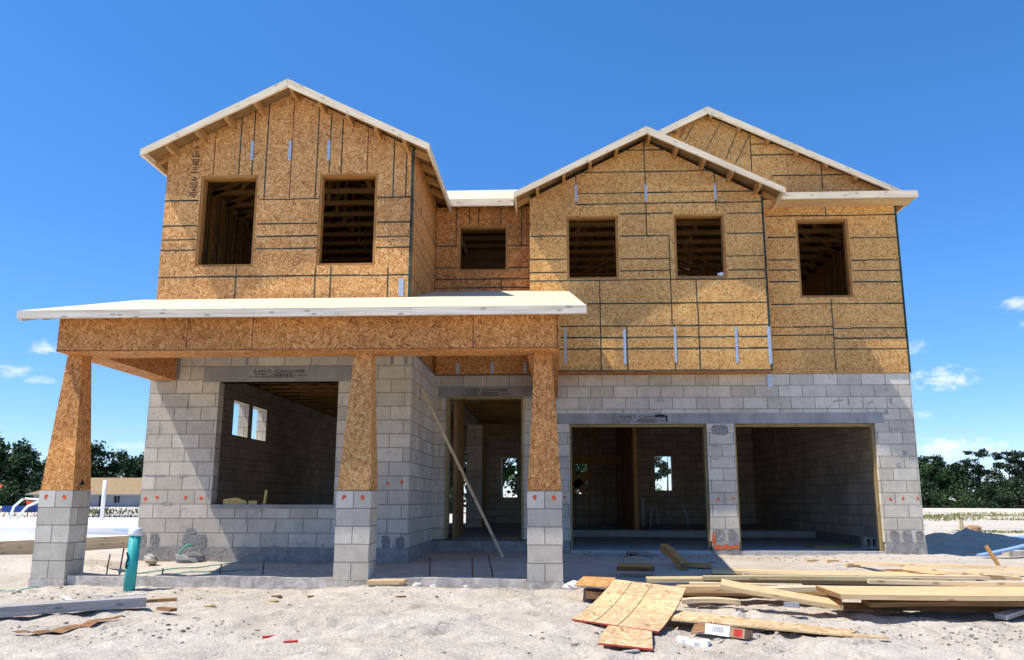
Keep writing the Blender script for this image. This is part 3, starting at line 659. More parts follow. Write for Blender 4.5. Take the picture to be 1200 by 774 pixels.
# --------- roofs
def rake_roof(apex, tipL, tipR, Yf, Yb, th, fd, lookY, nlook, mats='deck', skipR=None):
    ax, az = apex; roof = None
    mb = MB()
    for tx, tz in (tipL, tipR):
        mb.hexa([(tx, Yf, tz-th), (ax, Yf, az-th), (ax, Yb, az-th), (tx, Yb, tz-th)], [(tx, Yf, tz), (ax, Yf, az), (ax, Yb, az), (tx, Yb, tz)], 0, [1, 0, 0, 0, 0, 0])
    roof = mb.build('roof', [mats, 'dark_and_shaded_wood'], house)  # undersides use the darker wood, painting the shade inside the roof
    # rake boards (front) with a plumb cut, two boards meeting at the apex
    for tx, tz in (tipL, tipR):
        mb = MB(); s = 1 if tx > ax else -1
        poly = [(tx, tz-.012), (ax+s*.002, az-.012), (ax+s*.002, az-.012-fd), (tx, tz-.012-fd*.75)]
        L = math.hypot(tx-ax, tz-az)
        f0 = [(a, Yf-.038, b) for a, b in poly]; b0 = [(a, Yf, b) for a, b in poly]
        uvq = [(0, fd), (L, fd), (L, 0), (0, 0)]
        mb.face(f0, 0, uvq, n=(0, -1, 0)); mb.face(b0, 0, uvq, n=(0, 1, 0))
        for i in range(4):
            j = (i+1) % 4; nrm = [(0, 0, 1), (-s, 0, 0), (0, 0, -1), (s, 0, 0)][i]
            mb.face([f0[i], f0[j], b0[j], b0[i]], 0, [(0, 0), (L if i % 2 == 0 else .1, 0), (L if i % 2 == 0 else .1, .038), (0, .038)], n=nrm)
        mb.build('fascia_board', ['fascia'], roof)
        # lookouts carrying the rake
        for i in range(nlook):
            f = (i+.12)/nlook; x = ax+(tx-ax)*f; z = az+(tz-az)*f-th-.085
            if i == 0 and s < 0: continue
            mb = MB(); mb.obox((x, Yf+.002, z), (x, lookY, z), .05, .14); mb.build('lookout', ['lumber_orange'], roof)
        # eave fascia running back and rafter tails
        mb = MB(); mb.obox((tx-s*.019, Yf, tz-.02-fd*.32), (tx-s*.019, Yb, tz-.02-fd*.32), .038, fd*.7, up=(0, 0, 1)); mb.build('fascia_board', ['fascia'], roof)
    return roof
TH = .012+.03
r1 = rake_roof((-4.104, 7.431), (-6.345, 6.308), (-1.863, 6.308), 11.94, 26.4, .022, .135, YLG, 5)
r3 = rake_roof((1.646, 7.456), (-.686, 6.276), (3.978, 6.276), 13.96, 18.0, .022, .135, YOV, 5)
r4 = rake_roof((2.85, 8.125), (-.69, 6.355), (6.385, 6.355), 14.62, 26.4, .022, .135, Yg, 7)
# rafter tails under the eaves
def tails(par, xs0, xs1, z0, z1, y0, y1, step):
    y = y0
    while y < y1:
        mb = MB(); mb.obox((xs0, y, z0), (xs1, y, z1), .04, .10); mb.build('rafter_tail', ['lumber_orange'], par); y += step
tails(r1, -2.165, -1.91, 6.365, 6.245, 12.36, 14.6, .56)
tails(r1, -6.09, -6.34, 6.365, 6.245, 12.36, 14.9, .56)
tails(r3, 3.70, 3.96, 6.33, 6.20, 14.42, 14.7, .56)
tails(r3, -.42, -.66, 6.33, 6.20, 14.42, 14.7, .56)
tails(r4, 6.15, 6.35, 6.40, 6.30, 14.9, 16.5, .6)
# pent strip below the main gable (right) and middle roof
mb = MB(); mb.hexa([(3.99, 14.37, 6.312), (6.36, 14.37, 6.312), (6.36, 14.80, 6.46), (3.99, 14.80, 6.46)], [(3.99, 14.37, 6.334), (6.36, 14.37, 6.334), (6.36, 14.80, 6.482), (3.99, 14.80, 6.482)])
pent = mb.build('roof', ['seam_red'], house)
mb = MB(); mb.obox((3.96, 14.35, 6.269), (6.365, 14.35, 6.269), .04, .125); mb.build('fascia_board', ['fascia'], pent)
mb = MB(); mb.obox((6.345, 14.37, 6.272), (6.345, 14.80, 6.30), .04, .12); mb.build('fascia_board', ['fascia'], pent)
for x in (4.05, 4.5, 5.1, 5.7, 6.2):
    mb = MB(); mb.obox((x, 14.37, 6.25), (x, YRW, 6.35), .04, .09); mb.build('rafter_tail', ['lumber_orange'], pent)
mb = MB(); mb.hexa([(3.72, 14.39, 6.205), (6.33, 14.39, 6.205), (6.36, YRW-.004, 6.205), (3.72, YRW-.004, 6.205)], [(3.72, 14.39, 6.215), (6.33, 14.39, 6.215), (6.36, YRW-.004, 6.215), (3.72, YRW-.004, 6.215)])
mb.build('soffit_board', ['lumber'], pent)
mb = MB()
mb.hexa([(-1.86, 14.42, 6.30), (-.70, 14.42, 6.30), (.62, 15.85, 7.02), (-3.2, 15.85, 7.02)], [(-1.86, 14.42, 6.322), (-.70, 14.42, 6.322), (.62, 15.85, 7.042), (-3.2, 15.85, 7.042)], 0, [1, 0, 0, 0, 0, 0])
mb.hexa([(-3.2, 15.85, 7.02), (.62, 15.85, 7.02), (.62, 19, 6.3), (-3.2, 19, 6.3)], [(-3.2, 15.85, 7.042), (.62, 15.85, 7.042), (.62, 19, 6.32), (-3.2, 19, 6.32)], 0, [1, 0, 0, 0, 0, 0])
mid = mb.build('roof', ['deck', 'dark_and_shaded_wood'], house)  # underside darkened in colour to paint the attic shade
mb = MB(); mb.obox((-1.86, 14.40, 6.255), (-.71, 14.40, 6.255), .038, .135); mb.build('fascia_board', ['fascia'], mid)
for x in (-1.7, -1.25, -.85):
    mb = MB(); mb.obox((x, 14.42, 6.25), (x, YMW, 6.29), .04, .09); mb.build('rafter_tail', ['lumber_orange'], mid)

# roof trusses and interior studs seen through the upper openings
def truss(x0, x1, ze, ax, az, y):
    mb = MB(); zb = ze+.02
    mb.obox((x0, y, zb), (x1, y, zb), .04, .09)
    for tx in (x0, x1):
        mb.obox((tx, y, ze-.02), (ax, y, az-.09), .04, .09)
        for f in (.35, .7):
            mb.obox((tx+(ax-tx)*f*.75, y+.001, zb+.045), (tx+(ax-tx)*f, y+.001, ze+(az-ze)*f-.1), .035, .07)
    mb.obox((ax, y+.002, zb+.045), (ax, y+.002, az-.15), .035, .07, up=(1, 0, 0))
    mb.build('roof_truss', ['lumber_orange'], house)
y = 12.75
while y < 22: truss(-6.05, -2.2, 6.33, -4.125, 7.42, y); y += .61
y = 15.2
while y < 24: truss(-.38, 6.1, 6.26, 2.85, 8.08, y); y += .61
for i in range(8):
    mb = MB(); mb.obox((-2.15, 15.1+i*.5, 6.28), (-.40, 15.1+i*.5, 6.28), .04, .09); mb.build('added_ceiling_joist', ['dark_and_shaded_wood'], house)  # dark joists added so the middle window looks dark inside
mb = MB(); mb.gridwall('y', 17.6, 17.612, -2.1, -.4, 3.52, 6.32); mb.build('partition', ['dark_and_shaded_wood'], house)  # dark sheet added to close off the bright view through the middle window
mb = MB(); y = 14.60
mb.obox((-.4, y, 6.25), (3.68, y, 6.25), .04, .09); mb.build('roof_truss', ['lumber_orange'], house)
for X, y0 in ((-6.03, 12.6), (-2.22, 12.6), (6.09, 15.0)):
    y = y0
    while y < 19:
        mb = MB(); mb.obox((X, y, 3.52), (X, y, 6.33), .04, .09, up=(0, 1, 0)); mb.build('wall_stud', ['dark_and_shaded_wood'], house); y += .41
for (x0, x1, y) in ((-6.0, -2.2, 19.2), (-2.1, 6.1, 20.5)):
    mb = MB(); mb.gridwall('y', y, y+.012, x0, x1, 3.52, 6.3); mb.build('partition', ['dark_and_shaded_wood'], house)

# --------- ground-floor interior of the garage side: stud partition, stair landing
for i in range(14):
    y = 20.2+i*.42
    mb = MB(); mb.obox((1.87, y, K0), (1.87, y, 3.2), .09, .04, up=(0, 1, 0)); mb.build('wall_stud', ['lumber_orange' if i == 0 else 'dark_and_shaded_wood'], house)
mb = MB(); mb.gridwall('x', 1.92, 1.93, 20.2, 26, K0, 3.2); mb.build('partition', ['osb_warm'], house)
for i in range(5):
    x = .1+i*.42
    mb = MB(); mb.obox((x, 24.0, K0), (x, 24.0, 2.0), .09, .04, up=(1, 0, 0)); mb.build('wall_stud', ['lumber_orange'], house)
mb = MB(); mb.obox((.05, 24.0, 2.12), (1.82, 24.0, 2.12), .09, .24); mb.obox((.05, 24, 1.75), (1.82, 24, 1.75), .05, .06)
mb.obox((.75, 23.98, 2.2), (.75, 23.98, 3.2), .08, .04); mb.obox((1.15, 23.98, 2.2), (1.15, 23.98, 3.2), .08, .04)
mb.obox((.45, 24, 1.75), (.45, 24, 2.1), .05, .04); mb.build('stair_landing', ['lumber_orange'], house)
mb = MB(); mb.obox((.7, 23.8, 2.7), (1.6, 23.8, 3.15), .04, .12); mb.build('stair_rail', ['lumber_orange'], house)
mb = MB(); mb.obox((.05, 23.0, 2.05), (.85, 23.0, 1.2), .05, .24); mb.build('stair_stringer', ['lumber_orange'], house)
mb = MB(); mb.obox((.05, 23.0, 1.0), (.95, 23.0, 1.75), .05, .2)
mb.build('stair_stringer', ['lumber_orange'], house)

mb = MB(); mb.gridwall('x', -1.80, -1.79, YG+.22, 16.3, K0+.02, 3.19); mb.build('partition', ['dark_and_shaded_wood'], house)
for i in range(4):
    mb = MB(); mb.obox((-1.765, YG+.26+i*.41, K0+.02), (-1.765, YG+.26+i*.41, 3.19), .05, .04, up=(0, 1, 0)); mb.build('wall_stud', ['dark_and_shaded_wood'], house)
# --------- porch
def wrap(xb, xt, Yb, Yt, z0, z1, par, mats, mark=None):
    mb = MB((R.uniform(0, 3), R.uniform(0, 3)))
    b = [(xb[0], Yb[0], z0), (xb[1], Yb[0], z0), (xb[1], Yb[1], z0), (xb[0], Yb[1], z0)]
    t = [(xt[0], Yt[0], z1), (xt[1], Yt[0], z1), (xt[1], Yt[1], z1), (xt[0], Yt[1], z1)]
    mb.hexa(b, t, 0)
    if mark:  # printed black triangle near the foot of the right face
        f = lambda u, v: Vector(b[1]).lerp(Vector(t[1]), v).lerp(Vector(b[2]).lerp(Vector(t[2]), v), u)+Vector((.002, 0, 0))
        mb.face([f(*q) for q in mark], 1, n=(1, 0, 0))
    return mb.build('column_wrap', mats, par)
for xl, tl, tr, mark in ((-6.142, -6.045, -5.857, [(.34, .035), (.66, .035), (.50, .085)]), (-2.56, -2.441, -2.225, [(.30, .04), (.44, .04), (.44, .055), (.30, .055)]), (-.329, -.239, -.033, None)):
    mb = MB(); mb.box(xl, xl+.4064, 9.957, 10.3634, -.1, 1.111)
    mb = MB((xl, .0953)); mb.box(xl, xl+.4064, 9.957, 10.3634, .0953, 1.111); mb.box(xl-.01, xl+.4164, 9.947, 10.3734, -.1, .0953, 1)
    dots(mb, [(xl+.09, 1.04), (xl+.31, 1.035)], 9.957)
    col = mb.build('porch_column', ['block', 'footing', 'rough_mortar', 'orange'], house)
    wrap((xl+.005, xl+.401), (tl, tr), (9.965, 10.36), (10.07, 10.28), 1.115, 2.757, col, ['osb_warm' if xl > -1 or xl < -5 else 'osb', 'ink'], mark)
mb = MB((.3, .4))
mb.box(-6.025, .06, 9.79, 10.28, 2.757, 3.215)
for x in (-4.42, -3.62, -.98+.02, .035): mb.face([(x-.005, 9.7884, 2.76), (x+.005, 9.7884, 2.76), (x+.005, 9.7884, 3.16), (x-.005, 9.7884, 3.16)], 1, n=(0, -1, 0))
mb.face([(-6.02, 9.788, 2.762), (.055, 9.788, 2.762), (.055, 9.788, 2.770), (-6.02, 9.788, 2.770)], 1, n=(0, -1, 0))
mb.build('porch_beam', ['osb_warm', 'seam_red'], house)
mb = MB((.1, .9)); mb.box(-6.04, -5.68, 10.282, YL-.018, 2.757, 3.165); mb.build('porch_beam', ['osb_warm'], house)
mb = MB((.6, .9)); mb.box(-.33, .055, 10.282, YG-.02, 2.757, 3.165); mb.build('porch_beam', ['osb_warm'], house)
zr = lambda y: 3.217+.286*(y-9.55)
mb = MB()
def rq(p, q, z0, z1): pass
xr = lambda y: .372-.025*(y-9.55)
T = .022
mb.hexa([(-6.385, 9.55, zr(9.55)-T), (xr(9.55), 9.55, zr(9.55)-T), (xr(YLG), YLG-.006, zr(YLG)-T), (-6.32, YLG-.006, zr(YLG)-T)], [(-6.385, 9.55, zr(9.55)), (xr(9.55), 9.55, zr(9.55)), (xr(YLG), YLG-.006, zr(YLG)), (-6.32, YLG-.006, zr(YLG))])
mb.hexa([(-2.160, YLG-.006, zr(YLG)-T), (xr(YLG), YLG-.006, zr(YLG)-T), (xr(14.36), YOV-.01, zr(14.36)-T), (-2.160, YOV-.01, zr(14.36)-T)], [(-2.160, YLG-.006, zr(YLG)), (xr(YLG), YLG-.006, zr(YLG)), (xr(14.36), YOV-.01, zr(14.36)), (-2.160, YOV-.01, zr(14.36))])
mb.hexa([(-2.160, YOV-.01, zr(14.36)-T), (-.424, YOV-.01, zr(14.36)-T), (-.424, YMW-.006, zr(14.764)-T), (-2.160, YMW-.006, zr(14.764)-T)], [(-2.160, YOV-.01, zr(14.36)), (-.424, YOV-.01, zr(14.36)), (-.424, YMW-.006, zr(14.764)), (-2.160, YMW-.006, zr(14.764))])
proof = mb.build('porch_roof', ['deck'], house)
xa = -6.39
for xb in (-4.9, -2.55, -1.66, .376):
    mb = MB(); mb.obox((xa+.001, 9.532, 3.160), (xb-.001, 9.532, 3.160+R.uniform(-.003, .003)), .034, .096); mb.build('fascia_board', ['fascia_grey'], proof); xa = xb
mb = MB(); mb.obox((-6.365, 9.55, 3.135), (-6.30, YLG-.02, zr(YLG)-.075), .034, .095); mb.build('fascia_board', ['fascia_grey'], proof)
x = -6.1
while x < .3:
    ye = YLG-.02 if x < -2.2 else YMW-.02 if x < -.45 else YOV-.02
    mb = MB(); mb.obox((x, 9.58, zr(9.58)-.075), (x, ye, zr(ye)-.075), .04, .09); mb.build('porch_rafter', ['lumber_orange'], proof)
    x += .61
# rim board above the entry, joist hangers
mb = MB(); mb.box(-2.10, -.34, YG-.05, YG-.022, ZT+.02, ZT+.36)
for x in (-1.71, -1.1, -.52): mb.box(x-.03, x+.03, YG-.056, YG-.0505, ZT+.02, ZT+.22, 1)
mb.build('rim_board', ['osb_warm', 'galv'], house)

# --------- house interior: brace pole etc. are things of their own
mb = MB(); mb.obox((-.81, 13.35, .15), (-2.08, 13.1, 2.72), .085, .038, up=(.9, 0, .45)); o = mb.build('brace_board', ['lumber_pale'], origin=(-.81, 13.35, .15))
tag(o, 'long pale board leaning across the entry from the sand to the block side wall', 'board')

# ------------------------------------------------------------------ porch footing, rebar, cords
mb = MB()
def foot(x0, x1):
    global mb
    n = max(2, int((x1-x0)/.25)); pr = None
    for i in range(n+1):
        x = x0+(x1-x0)*i/n; zt = .125+R.uniform(-.012, .012); yf = 10.0+R.uniform(-.008, .008)
        q = [(x, yf, -.12), (x, yf, zt), (x, 10.33, zt+R.uniform(-.01, .01)), (x, 10.33, -.12)]
        if pr: 
            for a, b, nn in ((0, 1, (0, -1, 0)), (1, 2, (0, 0, 1)), (2, 3, (0, 1, 0))): mb.face([pr[a], pr[b], q[b], q[a]], 0, n=nn)
        else: mb.face(q, 0, n=(-1, 0, 0))
        pr = q
    mb.face(pr, 0, n=(1, 0, 0))
foot(-5.72, -2.58); o = mb.build('concrete_footing', ['footing'], origin=(-4, 10.1, 0)); tag(o, 'low grey concrete footing between the left and middle block columns', 'footing')
mb = MB(); foot(-2.13, -.34); o = mb.build('concrete_footing', ['footing'], origin=(-1.2, 10.1, 0)); tag(o, 'low grey concrete footing between the middle and right block columns', 'footing')
for x, y, h, lean, lab in [(-6.0+.35, 10.75, .30, .02, 'thin dark rebar stake just right of the left block column'), (-5.36, 10.5, .40, .03, 'rebar stake with a clump of mortar left of the teal pipe'), (-4.70, 10.25, .18, .0, 'short dark rebar stake right of the teal pipe'), (-4.02, 10.25, .24, .03, 'leaning black rebar stake between teal pipe and middle column, beside the shadow edge'), (-3.49, 10.28, .28, .0, 'brown rebar stake in the shade left of the middle column'), (-1.47, 10.15, .33, .0, 'straight rusty rebar stake in the entry shade, nearest the middle column'), (-.96, 10.15, .34, -.02, 'pale crusted rebar stake in the centre of the entry shade'), (-.72, 10.4, .36, -.09, 'bent rebar stake nearest the right column at the entry')]:
    mb = MB(); z = gz(x, y); pts = [(x, y, z-.05), (x+lean*.5, y, z+h*.5), (x+lean, y+.01, z+h)]
    mb.tube(pts, .009, 7)
    if 'mortar' in lab:
        mb.tube([(x+.012, y, z+.10), (x+.014, y, z+.13), (x+.016, y, z+.16)], [.012, .03, .014], 7, 1)
    o = mb.build('rebar_stake', ['rust', 'footing'], origin=(x, y, z)); tag(o, lab, 'rebar stake', 'rebar stakes along the porch footing')
for i, (pts, lab) in enumerate([([(-5.55, 10.9), (-5.1, 11.4), (-4.7, 11.75), (-4.3, 12.1)], 'thin green cord stretched over the sand, upper of two by the block wall'), ([(-5.3, 10.75), (-4.8, 11.25), (-4.4, 11.3), (-3.9, 11.55)], 'thin green cord stretched over the sand, lower of two by the block wall'), ([(-6.9, 9.3), (-6.4, 9.6), (-6.0, 9.62), (-5.85, 9.75)], 'thin green cord on the sand at the foot of the left column')]):
    mb = MB(); P = []
    for (a, b), (c, d) in zip(pts, pts[1:]):
        for k in range(5): t = k/5; x, y = a+(c-a)*t, b+(d-b)*t; P.append((x, y, gz(x, y)+.014))
    mb.tube(P, .007, 6); o = mb.build('cord', ['cord'], origin=P[0]); tag(o, lab, 'cord')
mb = MB(); P = [(-5.32, 12.05, .16), (-5.30, 12.08, .30), (-5.22, 12.12, .38), (-5.15, 12.15, .36)]
mb.tube(P, .013, 7); o = mb.build('conduit', ['cord'], origin=P[0]); tag(o, 'bent pale green hose standing out of the sand by the mortar heap', 'hose')
def lump(name, x, y, z, rx, ry, rz, mat, lab, cat, seed=0, grp=None):
    mb = MB(); n, mm = 9, 6; i0 = 0
    for j in range(mm+1):
        ph = math.pi*j/mm
        for i in range(n):
            t = 2*math.pi*i/n; d = Vector((math.cos(t)*math.sin(ph), math.sin(t)*math.sin(ph), math.cos(ph)))
            q = 1+.45*noise.noise(d*1.9+Vector((seed*3.1, seed, 0)))
            mb.v.append((x+d.x*rx*q, y+d.y*ry*q, z+d.z*rz*q))
    for j in range(mm):
        for i in range(n):
            mb.f.append((j*n+i, (j+1)*n+i, (j+1)*n+(i+1) % n, j*n+(i+1) % n)); mb.m.append(0); mb.uv.append([(0, 0)]*4); mb.sm.append(False)
    o = mb.build(name, [mat], origin=(x, y, z)); return tag(o, lab, cat, grp)
lump('mortar_heap', -5.2, 12.12, .18, .23, .12, .10, 'rough_mortar', 'heap of broken mortar against the left block wall', 'mortar heap', 1)
lump('stone', -5.55, 11.75, .18, .09, .07, .055, 'soil_pale', 'tan rubble lump on the sand left of the mortar heap', 'rubble', 2)
lump('stone', -5.75, 12.1, .19, .09, .06, .05, 'pale_stone', 'small pale rubble lump at the left corner of the block wall', 'rubble', 4)
lump('stone', .20, 9.86, .055, .13, .09, .06, 'white', 'white chunk of plaster beside the foot of the right column', 'rubble', 6)
for i, (x, y, s) in enumerate([(-1.72, 9.80, .05), (-1.55, 9.75, .06), (-1.38, 9.82, .04), (-1.0, 9.72, .05), (-.62, 9.80, .045), (-.45, 9.72, .03)]):
    lump('stone', x, y, gz(x, y)+s*.3, s, s*.8, s*.6, 'pale_stone', 'small white rubble lump on the sand in front of the entry footing', 'rubble', 10+i, 'small white rubble in front of the entry footing')

# teal pipe
t = thing('standpipe', (-4.815, 9.69, gz(-4.815, 9.69)), 'teal plastic pipe standing in the sand with a white cap', 'pipe')
mb = MB(); mb.tube([(-4.815, 9.69, -.1), (-4.80, 9.70, .60)], .062, 24); mb.tube([(-4.80, 9.70, .60), (-4.80, 9.70, .605)], .056, 20)
P = [(-4.815-.035, 9.69-.056, .42), (-4.80-.03, 9.69-.058, .36), (-4.815-.03, 9.69-.0585, .30), (-4.81-.036, 9.69-.056, .24)]
for a, b in zip(P, P[1:]): mb.tube([a, ((a[0]+b[0])/2+.006, a[1]-.002, (a[2]+b[2])/2), b], [.007, .012, .007], 6, 1)
mb.build('pipe', ['teal', 'ink'], t)
mb = MB(); mb.tube([(-4.80, 9.70, .60), (-4.80, 9.70, .615), (-4.80, 9.70, .675), (-4.80, 9.70, .685)], [.070, .072, .070, .058], 24); mb.build('cap', ['pvc'], t)

# OSB offcut on a block end in front of the entry
mb = MB(); mb.box(-2.10, -1.68, 9.74, 9.90, -.05, .075, 1); 
o = mb.build('concrete_chunk', ['footing', 'footing'], origin=(-1.9, 9.8, 0)); tag(o, 'grey concrete chunk under a board at the foot of the middle column', 'concrete chunk')
mb = MB(); mb.obox((-2.11, 9.80, .098), (-1.69, 9.78, .105), .16, .045); o = mb.build('board_offcut', ['lumber'], origin=(-1.9, 9.8, .08)); tag(o, 'short yellow board offcut lying on a concrete chunk by the middle column', 'board')

# wood scraps on the window sill
zs = K0+3*.2032-.005
mb = MB(); mb.prism([(-4.86, zs), (-4.50, zs), (-4.52, zs+.05), (-4.66, zs+.10), (-4.86, zs+.075)], YL+.05, YL+.09); o = mb.build('wood_scrap', ['yellow_wood'], origin=(-4.7, YL+.05, zs)); tag(o, 'largest yellow wood scrap on the block window sill', 'wood scrap')
mb = MB(); mb.box(-4.48, -4.36, YL+.04, YL+.10, zs, zs+.055); o = mb.build('wood_scrap', ['yellow_wood'], origin=(-4.42, YL+.05, zs)); tag(o, 'small block of wood in the middle of the block window sill', 'wood scrap')
mb = MB(); mb.obox((-4.26, YL+.1, zs), (-4.24, YL+.1, zs+.21), .05, .03, up=(1, 0, 0)); o = mb.build('wood_scrap', ['yellow_wood'], origin=(-4.26, YL+.1, zs)); tag(o, 'upright stick of wood standing on the block window sill', 'wood scrap')

# ------------------------------------------------------------------ lumber and debris
def bent(mb, p0, p1, w, t, n=7, bow=.02, twist=0):
    p0, p1 = Vector(p0), Vector(p1); d = (p1-p0).normalized(); sd = d.cross(Vector((0, 0, 1))).normalized(); L = (p1-p0).length
    b1, b2, tw, o = R.uniform(-bow, bow), R.uniform(-bow, bow)*.7, R.uniform(-.06, .06), R.uniform(0, 9); pr = None
    for i in range(n+1):
        f = i/n; c = p0+(p1-p0)*f+Vector((0, 0, 1))*(b1*4*f*(1-f))+sd*(b2*4*f*(1-f)); a = twist+tw*(f-.5); q = Matrix.Rotation(a, 3, d); s_, u_ = q @ sd, q @ sd.cross(d)
        ring = [c-s_*w/2-u_*t/2, c+s_*w/2-u_*t/2, c+s_*w/2+u_*t/2, c-s_*w/2+u_*t/2]
        if pr:
            for j, (v0, v1, nn) in enumerate(((2, 2+w, -u_), (1, 1+t, s_), (0, w, u_), (3, 3+t, -s_))):
                k2 = (j+1) % 4; a0, a1 = o+L*(f-1/n), o+L*f
                mb.face([pr[j], pr[k2], ring[k2], ring[j]], 0, [(a0, v0), (a0, v1), (a1, v1), (a1, v0)], n=nn)
        if i in (0, n): mb.face(ring, 1, [(0, 0), (.02, 0), (.02, t), (0, t)], n=-d if i == 0 else d)
        pr = ring
def bd(name, p0, p1, w, t, mat, lab, cat='board', up=(0, 0, 1), me=None, grp=None, twist=0):
    mb = MB()
    if (Vector(p1)-Vector(p0)).length > .5 and abs((Vector(p1)-Vector(p0)).normalized().z) < .5:
        bent(mb, p0, p1, w, t, twist=twist); me = 'brown_wood' if mat in ('lumber', 'lumber_orange', 'treated') else mat
    else: mb.obox(p0, p1, w, t, 0, up, 1 if me else None, twist)
    o = mb.build(name, [mat]+([me] if me else []), origin=p0); return tag(o, lab, cat, grp)
# big warped OSB sheet, front edge on the sand, back edge up on lumber
def sheet(name, g, th, lab, lines=(), mats=('osb_pale', 'red_edge', 'seam')):
    mb = MB(); n = len(g)-1
    for i in range(n):
        (a, b), (c, d) = g[i], g[i+1]; a, b, c, d = map(Vector, (a, b, c, d)); dz = Vector((0, 0, th))
        v0, v1 = i*.4, (i+1)*.4; w = (b-a).length
        mb.face([a+dz, b+dz, d+dz, c+dz], 0, [(0, v0), (w, v0), (w, v1), (0, v1)], n=(0, 0, 1)); mb.face([a, b, d, c], 0, n=(0, 0, -1))
        mb.face([a, c, c+dz, a+dz], 1, n=a-b); mb.face([b, d, d+dz, b+dz], 1, n=b-a)
        for f in lines:
            e = .004/w; p = [a.lerp(b, f-e), a.lerp(b, f+e), c.lerp(d, f+e), c.lerp(d, f-e)]
            mb.face([q+dz+Vector((0, 0, .0015)) for q in p], 2, n=(0, 0, 1))
    a, b = map(Vector, g[0]); dz = Vector((0, 0, th)); mb.face([a, b, b+dz, a+dz], 1, n=a-Vector(g[1][0]))
    a, b = map(Vector, g[-1]); mb.face([a, b, b+dz, a+dz], 1, n=a-Vector(g[-2][0]))
    o = mb.build(name, mats, origin=g[0][0]); return tag(o, lab, 'OSB sheet')
A, B, Cc, D = Vector((.126, 7.379, .025)), Vector((.767, 6.73, .025)), Vector((1.18, 8.05, .215)), Vector((.585, 8.85, .215))
G = []
for i in range(9):
    f = i/8; z = .025+.19*(f**1.6); G.append((tuple(A.lerp(D, f).xy)+(z,), tuple(B.lerp(Cc, f).xy)+(z,)))
sheet('osb_sheet', G, .013, 'large warped OSB sheet with red edges and two score lines sloping onto the sand', (.27, .55))
sheet('osb_sheet', [((.295, 6.255, .012), (.645, 6.04, .012)), ((.345, 6.7, .014), (.69, 6.47, .014)), ((.41, 7.062, .02), (.73, 6.864, .02))], .013, 'small OSB offcut with red edge poking out under the front of the big sheet')
sheet('osb_sheet', [((.183, 8.939, .15), (.50, 8.75, .15)), ((.24, 9.45, .15), (.60, 9.3, .15)), ((.31, 9.95, .15), (.66, 9.80, .15))], .013, 'shaded OSB offcut behind the left edge of the big sheet', (), ('osb', 'kraft', 'seam'))
bd('board', (.30, 9.0, .07), (.72, 8.98, .07), .3, .07, 'brown_wood', 'dark board end supporting the shaded OSB offcut')
# front strip of OSB with a notched end
mb = MB(); poly = [(.914, 7.107), (2.142, 6.613), (2.391, 6.53), (2.40, 6.60), (2.17, 6.70), (2.287, 6.875), (1.043, 7.688)]
zf = lambda x, y: .045+.02*math.sin(x*2)
mb.face([(x, y, zf(x, y)+.013) for x, y in poly], 0, n=(0, 0, 1)); mb.face([(x, y, zf(x, y)) for x, y in poly], 0, n=(0, 0, -1))
for i in range(len(poly)):
    (a, b), (c, d) = poly[i], poly[(i+1) % len(poly)]
    mb.face([(a, b, zf(a, b)), (c, d, zf(c, d)), (c, d, zf(c, d)+.013), (a, b, zf(a, b)+.013)], 0, n=(d-b, a-c, 0))
o = mb.build('osb_strip', ['osb_pale'], origin=(.914, 7.1, .04)); tag(o, 'long narrow OSB strip with a notched right end on the sand before the lumber', 'OSB strip')
# the pile
bd('board', (1.20, 8.71, .165), (1.63, 8.74, .165), .18, .04, 'lumber', 'short board with brown edge between the big OSB sheet and the slanting plank')
bd('board', (1.20, 8.55, .055), (1.745, 8.52, .055), .14, .04, 'lumber_pale', 'pale short board on the sand just right of the big OSB sheet')
bd('plank', (1.53, 8.26, .245), (2.55, 8.02, .09), .24, .04, 'lumber', 'wide plank slanting down to the sand in front of the stacked lumber', twist=.12)
bd('plank', (.98, 9.62, .16), (4.2, 9.40, .16), .38, .04, 'treated', 'long greenish plank on the stacked lumber, spanning the whole pile')
bd('plank', (1.55, 9.36, .205), (4.25, 9.18, .205), .10, .038, 'treated', 'narrow green-edged board lying on top of the long greenish plank')
bd('plank', (1.96, 11.15, .14), (4.67, 10.72, .14), .42, .04, 'lumber', 'wide plank at the back of the pile with brown knots')
bd('plank', (.90, 9.05, .11), (2.66, 8.97, .11), .3, .04, 'lumber', 'plank low in the pile behind the short brown-edged board')
bd('plank', (2.0, 8.72, .15), (3.1, 8.66, .15), .2, .04, 'lumber_pale', 'pale plank half covered by the wide front plank')
bd('plank', (2.45, 8.09, .195), (4.5, 8.02, .21), .80, .042, 'lumber', 'widest plank at the front right of the pile, cut off by the picture edge')
bd('plank', (2.75, 8.0, .115), (4.6, 7.9, .125), .28, .04, 'dark_and_shaded_wood', 'dark plank under the widest front plank')
bd('plank', (2.60, 8.25, .06), (4.6, 8.2, .06), .14, .05, 'brown_wood', 'brown bearer on the sand beneath the widest front plank')
bd('plank', (1.1, 9.4, .07), (4.4, 9.2, .07), .14, .09, 'brown_wood', 'bearer beneath the long greenish plank')
bd('plank', (4.03, 11.95, .19), (5.2, 9.6, .30), .11, .04, 'lumber_pale', 'long pale board crossing the pile at a slant, outer of two')
bd('plank', (4.27, 10.95, .20), (5.0, 9.3, .27), .10, .04, 'lumber_pale', 'pale board crossing the pile at a slant, inner of two')
bd('plank', (4.2, 11.9, .09), (5.4, 10.9, .12), .12, .04, 'brown_wood', 'dark board lying under the two slanting pale boards')
bd('board', (5.35, 11.65, .11), (6.3, 11.2, .12), .12, .04, 'lumber', 'tan board at the right edge behind the slanting boards')
bd('board', (3.77, 7.72, .04), (4.3, 8.02, .11), .11, .038, 'grey_wood', 'weathered grey board poking from the sand at the right front edge')
